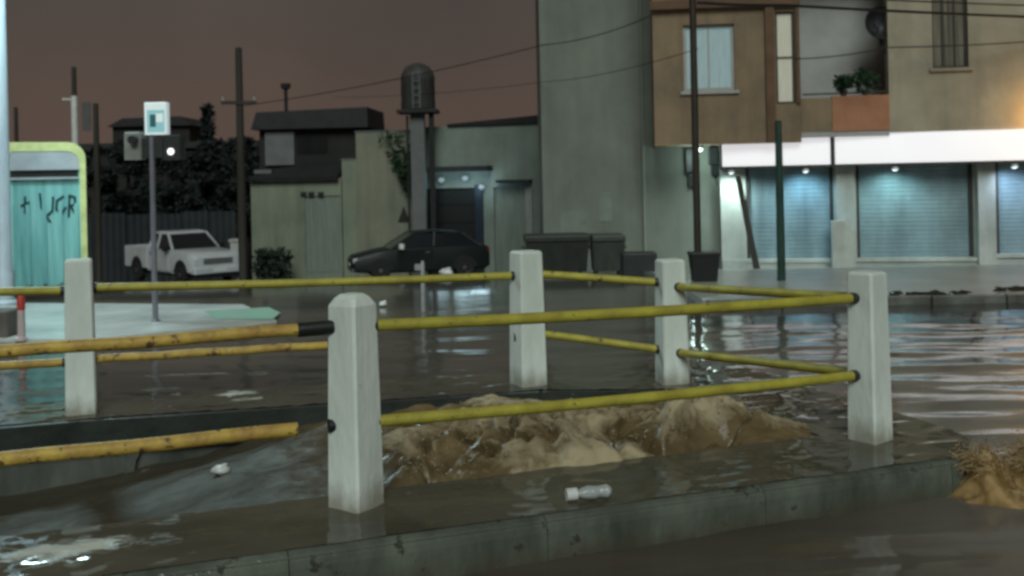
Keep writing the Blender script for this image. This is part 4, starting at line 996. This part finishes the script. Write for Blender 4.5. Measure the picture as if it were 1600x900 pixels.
# bins
t = thing('waste_bin', 'small black bin at the foot of the tall thin dark pole', 'bin', Vector((X(1100, 16.4), 16.4, g(0, 16.4) + .1)))
part('body', M['black'], t, lambda m: m.loft([[(-.18,-.16,0),(.18,-.16,0),(.18,.16,0),(-.18,.16,0)], [(-.22,-.19,.42),(.22,-.19,.42),(.22,.19,.42),(-.22,.19,.42)]]))
part('lid', M['black'], t, lambda m: m.box(-.235, .235, -.205, .205, .422, .47, .02))
def dumpster(x0, x1, y0, Y, lab, m_):
    xa_, xb_ = X(x0, Y), X(x1, Y); xm = (xa_ + xb_) / 2; hw_ = (xb_ - xa_) / 2; z0 = g(xm, Y); h = Z((x0+x1)/2, y0, Y) - z0
    t = thing('waste_container', lab, 'waste container', Vector((xm, Y, z0)), 0, 'waste containers by the blind wall')
    part('tub', m_, t, lambda m: m.loft([[(-hw_*.88,-.4,.14),(hw_*.88,-.4,.14),(hw_*.88,.4,.14),(-hw_*.88,.4,.14)], [(-hw_*.96,-.52,h-.12),(hw_*.96,-.52,h-.12),(hw_*.96,.52,h-.12),(-hw_*.96,.52,h-.12)]]))
    part('lid', m_, t, lambda m: m.box(-hw_, hw_, -.56, .56, h - .118, h, .03))
    for s in (-1, 1):
        part('lifting_bar', M['darkm'], t, lambda m: m.tube([(s*hw_*.97, -.2, h*.7), (s*(hw_*.97+.05), -.2, h*.7), (s*(hw_*.97+.05), .2, h*.7), (s*hw_*.97, .2, h*.7)], .02, 6))
        for e_ in (-.3, .3): part('castor', M['black'], t, lambda m: m.loft([[(s*hw_*.7 + yy, e_ + .07*math.cos(2*math.pi*k/12), .07 + .07*math.sin(2*math.pi*k/12)) for k in range(12)] for yy in (-.025, .025)]))
    for k in range(4):
        xx = -hw_*.7 + k * hw_*1.4/3
        part('rib', m_, t, lambda m: m.loft([[(xx-.03,-.44,.2),(xx+.03,-.44,.2),(xx+.03,-.38,.2),(xx-.03,-.38,.2)], [(xx-.03,-.54,h-.2),(xx+.03,-.54,h-.2),(xx+.03,-.48,h-.2),(xx-.03,-.48,h-.2)]]))
dumpster(819, 921, 366, 23.2, 'larger dark waste container behind the far middle railing post', mat('dark_bin_plastic', (.028, .030, .027), .5, .3, 3, .1))
dumpster(923, 975, 366, 23.4, 'smaller grey-green waste container beside the larger dark one', mat('grey_bin_plastic', (.060, .066, .058), .5, .3, 3, .1))
x0_, x1_ = X(977, 21.5), X(1020, 21.5)
t = thing('planter', 'low dark planter box right of the grey-green waste container', 'planter', Vector(((x0_+x1_)/2, 21.5, g(1, 21.5))))
part('box', M['darkm'], t, lambda m: m.box(-.36, .36, -.2, .2, 0, .5, .02)); part('soil', M['woodpole'], t, lambda m: m.box(-.32, .32, -.17, .17, .502, .52))
# ================================================================== houses across the street
M['housewall'] = mat('pale_green_render', (.225, .25, .19), .85, .3, .7, .2, c2=(.165, .19, .145), stain=.4)
M['housegrey'] = mat('grey_green_render', (.22, .22, .17), .85, .3, .6, .2, c2=(.17, .18, .14), stain=.4)
M['houseteal'] = mat('teal_grey_render', (.225, .26, .235), .85, .3, .6, .2, c2=(.17, .20, .175), stain=.4)
M['roofdark'] = mat('dark_roof', (.022, .022, .025), .7, .35, 3, .3)
M['upperdark'] = mat('dark_upper_wall', (.020, .019, .019), .8, .3, 1, .2)
M['palewall'] = mat('pale_grey_wall', (.15, .155, .16), .8, .2, 2, .15)
M['doorpale'] = mat('pale_door', (.20, .23, .20), .7, .25, 3, .1, streak=(4, 4, .3))
M['halo'] = mat('porch_lamp_glow', (.18, .20, .20), .5, .2, 4, 0, emit=((.70, .92, 1.0), .20))
# --- low house with dark upper storey
Wa = Wall(394, 37.2, 536, 37.0)
gz = g(0, 37)
H = thing('low_house', 'low pale green house with a dark upper storey and sloping roof', 'house', Wa.at(0, gz - .2))
zr = Wa.hit(465, 282)[1]
door = Wa.rect(477, 306, 532, 396)
part('wall', M['housewall'], H, lambda m: Wa.panel(m, 0, Wa.len - .01, gz - .2, zr, .25, [(door[0], door[1], gz, door[3])]), world=True)
dr = part('door', M['doorpale'], H, lambda m: Wa.box(m, door[0] + .003, door[1] - .003, gz, door[3] - .003, -.12, -.06), world=True)
for k in range(3):
    a = door[0] + .06 + k * (door[1] - door[0] - .06) / 3
    part('panel', M['doorpale'], dr, lambda m: Wa.box(m, a, a + (door[1]-door[0]) / 3 - .1, gz + .2, door[3] - .15, -.058, -.04), world=True)
for px in (470, 482, 497):
    r_ = Wa.rect(px, 300, px + 9, 308); part('wall_vent', M['upperdark'], H, lambda m: Wa.box(m, *r_, .002, .03), world=True)
def lean(m):
    a0, z0 = Wa.hit(392, 283); a1, z1 = Wa.hit(534, 280); zb_ = Wa.hit(500, 250)[1]
    q = lambda s_, z_, d_: Wa.at(s_, z_, d_)
    m.loft([[q(a0, zr + .004, .25), q(a0, zr + .10, .28), q(a0, zr + .45, -1.5), q(a0, zr + .3, -1.5)], [q(a1 - .1, zr + .004, .25), q(a1 - .1, zr + .10, .28), q(a1 - .1, zb_, -1.5), q(a1 - .1, zr + .3, -1.5)]])
part('roof', M['roofdark'], H, lean, world=True)
u0, uz0 = Wa.hit(402, 262, -1.6); u1, uz1 = Wa.hit(577, 168, -1.6)
pale = (Wa.hit(416, 230, -1.6)[0], Wa.hit(461, 230, -1.6)[0], Wa.hit(440, 258, -1.6)[1], Wa.hit(440, 206, -1.6)[1])
part('upper_wall', M['upperdark'], H, lambda m: Wa.box(m, u0 + .1, Wa.hit(556, 230, -1.6)[0], zr + .2, uz1 - .6, -4.5, -1.62), world=True)
part('upper_pale_wall', M['palewall'], H, lambda m: Wa.box(m, *pale, -1.615, -1.45), world=True)
r2 = (Wa.hit(464, 230, -1.6)[0], Wa.hit(512, 230, -1.6)[0], Wa.hit(490, 240, -1.6)[1], Wa.hit(490, 210, -1.6)[1])
part('upper_window', M['glass'], H, lambda m: Wa.box(m, *r2, -1.617, -1.59), world=True)
part('upper_roof', M['roofdark'], H, lambda m: m.loft([[Wa.at(u0 - .1, uz1 - .75, -1.2), Wa.at(u1, uz1 - .75, -1.2), Wa.at(u1, uz1 - .75, -4.7), Wa.at(u0 - .1, uz1 - .75, -4.7)], [Wa.at(u0 + .1, uz1 - .1, -1.25), Wa.at(u1 - .02, uz1, -1.25), Wa.at(u1 - .02, uz1, -4.6), Wa.at(u0 + .1, uz1 - .1, -4.6)]]), world=True)
cs, cz = Wa.hit(447, 166, -2.4); ct = Wa.hit(447, 130, -2.4)[1]
ch = part('chimney', M['upperdark'], H, lambda m: m.lathe([(.07, cz - .2), (.07, ct - .25), (.18, ct - .2), (.2, ct - .02), (.03, ct)], Wa.at(cs, 0, -2.4), 10), world=True)
part('pale_ledge', M['palewall'], H, lambda m: Wa.box(m, Wa.hit(393, 265)[0], Wa.hit(420, 265)[0], zr + .28, zr + .42, -.6, -.3), world=True)
part('return_wall', M['housewall'], H, lambda m: m.obox(Wa.at(0, 0, -.252), -Wa.n, -Wa.t, 0, 4.2, gz - .2, zr, -.25, -.002), world=True)
# --- middle house
Wm = Wall(537, 36.6, 652, 36.4)
H = thing('middle_house', 'grey-green flat-roofed house with stepped parapet behind the dark car', 'house', Wm.at(0, gz - .2))
za = Wm.hit(545, 250)[1]; zb_ = Wm.hit(600, 206)[1]; sstep = Wm.hit(556, 230)[0]
zz_ = Wm.hit(640, 215)[1]
part('wall', M['housegrey'], H, lambda m: Wm.panel(m, sstep, Wm.len, gz - .2, zb_, .25, []), world=True)
part('wall', M['housewall'], H, lambda m: Wm.box(m, 0, sstep - .003, gz - .2, za, -.25, .004), world=True)
part('coping', M['palewall'], H, lambda m: (Wm.box(m, sstep - .03, Wm.len, zb_, zb_ + .05, -.28, .03), Wm.box(m, -.03, sstep - .035, za, za + .05, -.28, .03)), world=True)
part('side_wall', M['housegrey'], H, lambda m: m.obox(Wm.at(0, 0, -.252), -Wm.n, -Wm.t, 0, 4, gz - .2, za, -.25, -.002), world=True)
wr = Wm.rect(622, 322, 640, 346)
part('vent', M['upperdark'], H, lambda m: m.loft([[Wm.at(wr[0], wr[2], .003), Wm.at(wr[1], wr[2], .003), Wm.at((wr[0]+wr[1])/2, wr[3], .003)], [Wm.at(wr[0], wr[2], .06), Wm.at(wr[1], wr[2], .06), Wm.at((wr[0]+wr[1])/2, wr[3], .04)]]), world=True)
# dark creeper hanging on its right end
q = Wm.at(Wm.hit(628, 265)[0], gz, .25)
t = thing('creeper', 'dark creeper hanging over the right end of the middle house', 'creeper', q)
zc0, zc1 = Z(628, 300, 36.3) - q.z, Z(628, 226, 36.3) - q.z
def creep(m):
    rnd = random.Random(3)
    leaves(m, 500, lambda r: (lambda k: Vector((r.uniform(-.62, .55) * (1 - .5 * k) + .35 * k + .1, r.uniform(-.15, .1), zc1 - k * (zc1 - zc0))))(r.random() ** .8), .2, rnd)
    leaves(m, 70, lambda r: Vector((r.uniform(-.7, .1), r.uniform(-.1, .1), Z(615, 213, 36.3) - q.z + r.uniform(-.15, .12))), .16, rnd)
part('foliage', leafm, t, creep, fix=False)
part('stem', M['woodpole'], t, lambda m: m.tube([(.45, .1, 0), (.4, .05, 2), (.3, 0, zc1)], [.04, .03, .015], 6))
# --- water tank on its tower
wy = 36.0; wx = X(653, wy, 140); wz = g(wx, wy)
t = thing('water_tank', 'domed water tank on a tall narrow tower above the houses', 'water tank', Vector((wx, wy, wz)))
zt0, zt1 = Z(653, 172, wy) - wz, Z(653, 98, wy) - wz
M['tank'] = mat('weathered_tank', (.060, .056, .056), .6, .4, 2.5, .15, streak=(3, 3, .4), c2=(.03, .03, .03))
rt = 27 / F * wy
part('tank', M['tank'], t, lambda m: m.lathe([(rt*.96, zt0 + .02), (rt, zt0 + .1), (rt*.97, zt0 + .5), (rt, zt0 + .55), (rt*.97, zt0 + 1.0), (rt, zt0 + 1.05), (rt*.95, zt1 - .42), (rt*.72, zt1 - .16), (rt*.3, zt1 - .03), (.02, zt1)], n=24), smooth=True)
part('ladder', M['palewall'], t, lambda m: ([m.box(-.02 + k, .02 + k, -rt - .08, -rt - .04, zt0, zt1 - .4) for k in (-.12, .12)], [m.box(-.10, .10, -rt - .07, -rt - .05, zt0 + .2 + .25*k, zt0 + .23 + .25*k) for k in range(4)]))
part('platform', M['roofdark'], t, lambda m: m.box(-rt - .1, rt + .1, -rt, rt, zt0 - .12, zt0, .02))
part('tower', M['palewall'], t, lambda m: m.box(-.28, .22, -.25, .25, 0, zt0 - .122, .02))
for s in (-1, 1):
    part('strut', M['upperdark'], t, lambda m: m.box(.36 - .02*s, .54 - .02*s, s*.3 - .06, s*.3 + .06, 0, zt0 - .122))
part('pipe', M['darkm'], t, lambda m: m.tube([(-.38, -.2, 0), (-.38, -.2, zt0 - .2)], .04, 8))
# --- house with the porch
Wc = Wall(654, 36.9, 868, 35.6)
H = thing('porch_house', 'teal-grey house with black garage door and lit porch', 'house', Wc.at(0, gz - .2))
zc = Wc.hit(765, 195)[1]
gar = Wc.rect(656, 294, 744, 410); gar = (gar[0], gar[1], gz, gar[3])
ent = Wc.rect(772, 292, 822, 410); ent = (ent[0], ent[1], gz, ent[3])
part('wall', M['houseteal'], H, lambda m: Wc.panel(m, 0, Wc.len, gz - .2, zc, .25, [gar, ent]), world=True)
gd = part('garage_door', M['black'], H, lambda m: Wc.box(m, gar[0] + .003, gar[1] - .003, gz, gar[3] - .003, -.2, -.14), world=True)
for k in range(5):
    hh = (gar[3] - gz) / 5
    part('panel', M['black'], gd, lambda m: Wc.box(m, gar[0] + .06, gar[1] - .06, gz + k*hh + .03, gz + (k+1)*hh - .03, -.138, -.115), world=True)
part('door', M['doorpale'], H, lambda m: Wc.box(m, ent[0] + .003, ent[1] - .003, gz, ent[3] - .003, -.16, -.10), world=True)
j0 = Wc.hit(823, 340)[0]; j1 = Wc.hit(833, 340)[0]
part('door_jamb', mat('pale_jamb', (.30, .31, .30), .6, .2, 4, .1), H, lambda m: Wc.box(m, j0, j1, gz - .1, ent[3], .003, .12), world=True)
b0, b1 = Wc.hit(745, 340)[0], Wc.hit(756, 340)[0]
part('porch_post', mat('dark_blue_post', (.015, .025, .04), .5, .2, 4, .1), H, lambda m: Wc.box(m, b0, b1, gz - .1, gar[3] + .1, .01, .2), world=True)
part('porch_canopy', M['roofdark'], H, lambda m: Wc.box(m, .05, Wc.hit(770, 262)[0], Wc.hit(720, 268)[1], Wc.hit(720, 260)[1], .003, .6), world=True)
part('door_canopy', M['roofdark'], H, lambda m: Wc.box(m, Wc.hit(780, 275)[0], Wc.hit(832, 275)[0], ent[3] + .15, ent[3] + .25, .003, .5), world=True)
part('side_wall', M['houseteal'], H, lambda m: m.obox(Wc.at(0, 0, -.252), -Wc.n, -Wc.t, 0, 4, gz - .2, zc, -.25, -.002), world=True)
def roofc(m):
    a0 = Wc.hit(700, 190)[0]; a1 = Wc.hit(862, 180)[0]
    m.loft([[Wc.at(a0, zc + .003, .12), Wc.at(a0, zc + .06, .15), Wc.at(a0, zc + .10, -3), Wc.at(a0, zc + .003, -3)], [Wc.at(a1, zc + .003, .12), Wc.at(a1, zc + .30, .15), Wc.at(a1, zc + .35, -3), Wc.at(a1, zc + .003, -3)]])
part('roof', M['roofdark'], H, roofc, world=True)
for i, (px, py, en) in enumerate([(690, 281, 6), (727, 278, 10), (753, 292, 14)]):
    s_, z_ = Wc.hit(px, py, .14); q = Wc.at(s_, z_, .16)
    f_ = part('porch_lamp', M['darkm'], H, lambda m: m.lathe([(.05, .09), (.05, .12)], q, 10), world=True)
    part('lamp_globe', M['halo'], f_, lambda m: m.lathe([(.03, -.11), (.10, -.06), (.12, 0), (.10, .06), (.04, .088)], q, 12), world=True, smooth=True)
    ld = bpy.data.lights.new('porch_lamp_light', 'POINT'); lo = bpy.data.objects.new('porch_lamp_light', ld); col.objects.link(lo)
    ld.energy = en; ld.color = (.6, .88, 1.0); ld.shadow_soft_size = .35; lo.location = q + Wc.n * .45
# small dark hedge in front of the low house
treem2 = mat('dull_hedge_leaf', (.026, .040, .030), .8, .4, 6, .1, c2=(.014, .022, .017))
def bush(px, Y, wpx, py_t, lab, name='hedge', n=900):
    x = X(px, Y); z0 = g(x, Y); hw_ = wpx / 2 / F * Y; h = Z(px, py_t, Y) - z0
    t = thing(name, lab, name.replace('_', ' '), Vector((x, Y, z0)))
    rnd = random.Random(px)
    part('foliage', treem2, t, lambda m: leaves(m, n, lambda r: Vector((r.uniform(-hw_, hw_), r.uniform(-.4, .4), r.uniform(.1, h * .8) - .12 * r.random())), .18, rnd), fix=False)
    part('stem', M['woodpole'], t, lambda m: [m.tube([(k*hw_*.6, 0, 0), (k*hw_*.7, .05, h*.7)], [.03, .015], 6) for k in (-1, 0, 1)])
bush(426, 35.8, 52, 376, 'clipped dark hedge in front of the low house')

# ================================================================== dark trees and shed on the left
barkm = mat('bark', (.04, .032, .025), .9, .4, 5, .3)
treem = mat('night_foliage', (.020, .028, .027), .8, .5, 2, .1, c2=(.009, .013, .015))
def tree(px, Y, py_top, wpx, lab, seed, kind='round'):
    rnd = random.Random(seed); x = X(px, Y); z0 = g(x, Y); h = Z(px, py_top, Y) - z0; rw = wpx / 2 / F * Y
    t = thing('tree' if kind == 'round' else 'conifer', lab, 'tree', Vector((x, Y, z0)), 0, 'dark trees behind the pickup')
    def trunk(m):
        m.tube([(0, 0, -.1), (.06, .03, h*.3), (-.05, 0, h*.6), (0, .03, h*.9)], [.2, .16, .1, .03], 9)
        if kind == 'round':
            for k in range(7):
                a = rnd.uniform(0, 6.28); zz = h * rnd.uniform(.3, .6); L = rw * rnd.uniform(.5, .85)
                m.tube([(0, 0, zz), (L*.5*math.cos(a), L*.5*math.sin(a), zz + h*.12), (L*math.cos(a), L*math.sin(a), zz + h*.2)], [.08, .05, .02], 6)
    part('trunk', barkm, t, trunk)
    def crown(m):
        if kind == 'conifer':
            for k in range(26):
                f = k / 25; zz = h * (.12 + .88 * f); rr = rw * (1 - f) ** .8 + .08
                for j in range(7):
                    a = rnd.uniform(0, 6.28); leaves(m, 14, lambda r: (lambda q: Vector((rr*q*math.cos(a) + r.uniform(-.1,.1), rr*q*math.sin(a) + r.uniform(-.1,.1), zz - .25*q + r.uniform(-.08,.08))))(r.random()), .26, rnd)
        else:
            cl = []
            for k in range(34):
                a = rnd.uniform(0, 6.28); q = rnd.random() ** .5; zz = rnd.uniform(.22, .93); env = math.sin(math.pi * min(1, max(0, (zz - .05)))) ** .6
                cl.append((rw*q*env*math.cos(a), rw*.8*q*env*math.sin(a), h*zz))
            for c_ in cl:
                s_ = rnd.uniform(.35, .62) * rw * .6; leaves(m, 150, ball(c_, s_, s_, s_*.75), .24, rnd)
    part('crown', treem, t, crown, fix=False)
for i, (px, Y, pt, wp, lab) in enumerate([
    (150, 47, 212, 70, 'dark bushy tree at the left of the row, beside the teal container'),
    (205, 50, 205, 95, 'dark bushy tree left of the lit sign'),
    (262, 48, 232, 90, 'dark bushy tree directly behind the lit sign post'),
    (300, 44, 228, 80, 'dark bushy tree above the pickup cab'),
    (362, 46, 205, 80, 'dark bushy tree behind the tall utility pole'),
    (395, 50, 200, 60, 'dark bushy tree beside the low house roof')]):
    tree(px, Y, pt, wp, lab, 20 + i)
tree(329, 45, 166, 60, 'pointed dark conifer rising above the other trees', 40, 'conifer')
# dark shed roof above the trees
Ws = Wall(180, 56, 300, 56)
H = thing('far_shed', 'far dark flat-roofed building behind the lit sign', 'building', Ws.at(0, -3.4))
zsh = Ws.hit(240, 186)[1]
part('wall', M['upperdark'], H, lambda m: Ws.box(m, 0, Ws.len, -3.4, zsh - .4, -4, 0), world=True)
part('roof', M['roofdark'], H, lambda m: m.loft([[Ws.at(-.2, zsh - .39, .3), Ws.at(Ws.len + .2, zsh - .39, .3), Ws.at(Ws.len + .2, zsh - .39, -4.3), Ws.at(-.2, zsh - .39, -4.3)], [Ws.at(.4, zsh + .1, -.4), Ws.at(Ws.len * .85, zsh + .15, -.4), Ws.at(Ws.len * .85, zsh + .15, -3.6), Ws.at(.4, zsh + .1, -3.6)]]), world=True)
Wl = Wall(128, 54, 402, 54)
H = thing('far_warehouse', 'long dark low building behind the trees', 'building', Wl.at(0, -3.4))
zwl = Wl.hit(260, 222)[1]
part('wall', M['upperdark'], H, lambda m: Wl.box(m, 0, Wl.len, -3.4, zwl - .35, -1.5, 0), world=True)
part('roof', M['roofdark'], H, lambda m: m.loft([[Wl.at(-.3, zwl - .34, .4), Wl.at(Wl.len + .3, zwl - .34, .4), Wl.at(Wl.len + .3, zwl - .34, -1.6), Wl.at(-.3, zwl - .34, -1.6)], [Wl.at(-.1, zwl, .1), Wl.at(Wl.len + .1, zwl, .1), Wl.at(Wl.len + .1, zwl, -1.5), Wl.at(-.1, zwl, -1.5)]]), world=True)
for k in range(9):
    part('window', M['glass'], H, lambda m: Wl.box(m, .5 + k, 1.1 + k, zwl - 1.3, zwl - .75, .004, .05), world=True)
# dark sheet-metal boundary fence behind the pickup, panel by panel
Wd = Wall(-60, 41, 396, 41)
H = thing('boundary_fence', 'long dark sheet-metal fence behind the pickup', 'fence', Wd.at(0, g(0, 41)))
M['fence'] = mat('dark_fence_sheet', (.016, .021, .025), .6, .4, 1.5, .1, c2=(.010, .013, .016))
gf = g(0, 41); n = int(Wd.len / 1.1)
for k in range(n):
    hh = 2.7 + .05 * math.sin(k * 1.7)
    def pan(m):
        pts = []
        for i in range(9): pts.append((k*1.1 + .02 + i * 1.06 / 8, .03 * (i % 2)))
        m.loft([[Wd.at(a, gf - .1, d_) for a, d_ in pts] + [Wd.at(pts[-1][0], gf - .1, -.02), Wd.at(pts[0][0], gf - .1, -.02)], [Wd.at(a, gf + hh, d_) for a, d_ in pts] + [Wd.at(pts[-1][0], gf + hh, -.02), Wd.at(pts[0][0], gf + hh, -.02)]])
    part('panel', M['fence'], H, pan, world=True)

# ================================================================== overhead cables
M['cable'] = mat('black_cable', (.012, .011, .011), .6, .2, 5, 0)
def cable(pts, r, lab, sag=.0):
    q = [P(*p) for p in pts]; path = []
    for i in range(len(q) - 1):
        for k in range(12):
            t_ = k / 12; path.append(q[i].lerp(q[i+1], t_) + Vector((0, 0, -sag * 4 * t_ * (1 - t_))))
    path.append(q[-1])
    o = MB().tube(path, r, 6).build('overhead_cable', M['cable'], smooth='all'); tag(o, lab, 'cable', 'overhead cables')
cable([(381, 165, 30.4), (850, 70, 24), (1022, 22, 22.5)], .012, 'cable sagging from the tall utility pole to the brown upper floor', .12)
cable([(520, 152, 34), (850, 128, 26), (1091, 76, 16.8)], .007, 'faint lower cable running to the tall thin dark pole', .1)
cable([(1091, 4, 16.8), (1221, 8, 18), (1712, 30, 21.7)], .028, 'thick cable along the top of the upper floor', .02)
cable([(1091, -14, 16.8), (1712, 12, 21.7)], .016, 'thin cable just above the thick one at the top of the shop', .02)
cable([(1242, 92, 21.6), (1386, 74, 21.5), (1712, 56, 21.7)], .014, 'thin cable strung across the balcony opening', .05)
# driftwood and debris caught at the forecourt kerb
M['debris'] = mat('dark_debris', (.03, .025, .02), .8, .4, 8, .4)
for (px, py, L, lab) in [(1450, 463, .5, 'dark clump of debris caught on the forecourt kerb'), (1592, 456, .3, 'dark clump of debris on the kerb at the right edge')]:
    c = onz(px, py, -.10); t = thing('debris_clump', lab, 'debris', c)
    def deb(m):
        rnd = random.Random(px)
        for _ in range(60):
            a = Vector((rnd.uniform(-L, L), rnd.uniform(-.06, .06), rnd.uniform(0, .05))); d_ = Vector((rnd.uniform(-1, 1), rnd.uniform(-.3, .3), rnd.uniform(-.1, .2))) * .16
            m.tube([a, a + d_ * .5 + Vector((0, 0, .01)), a + d_], [.014, .018, .006], 5)
    tag(part('twigs', M['debris'], t, deb), kind='stuff')
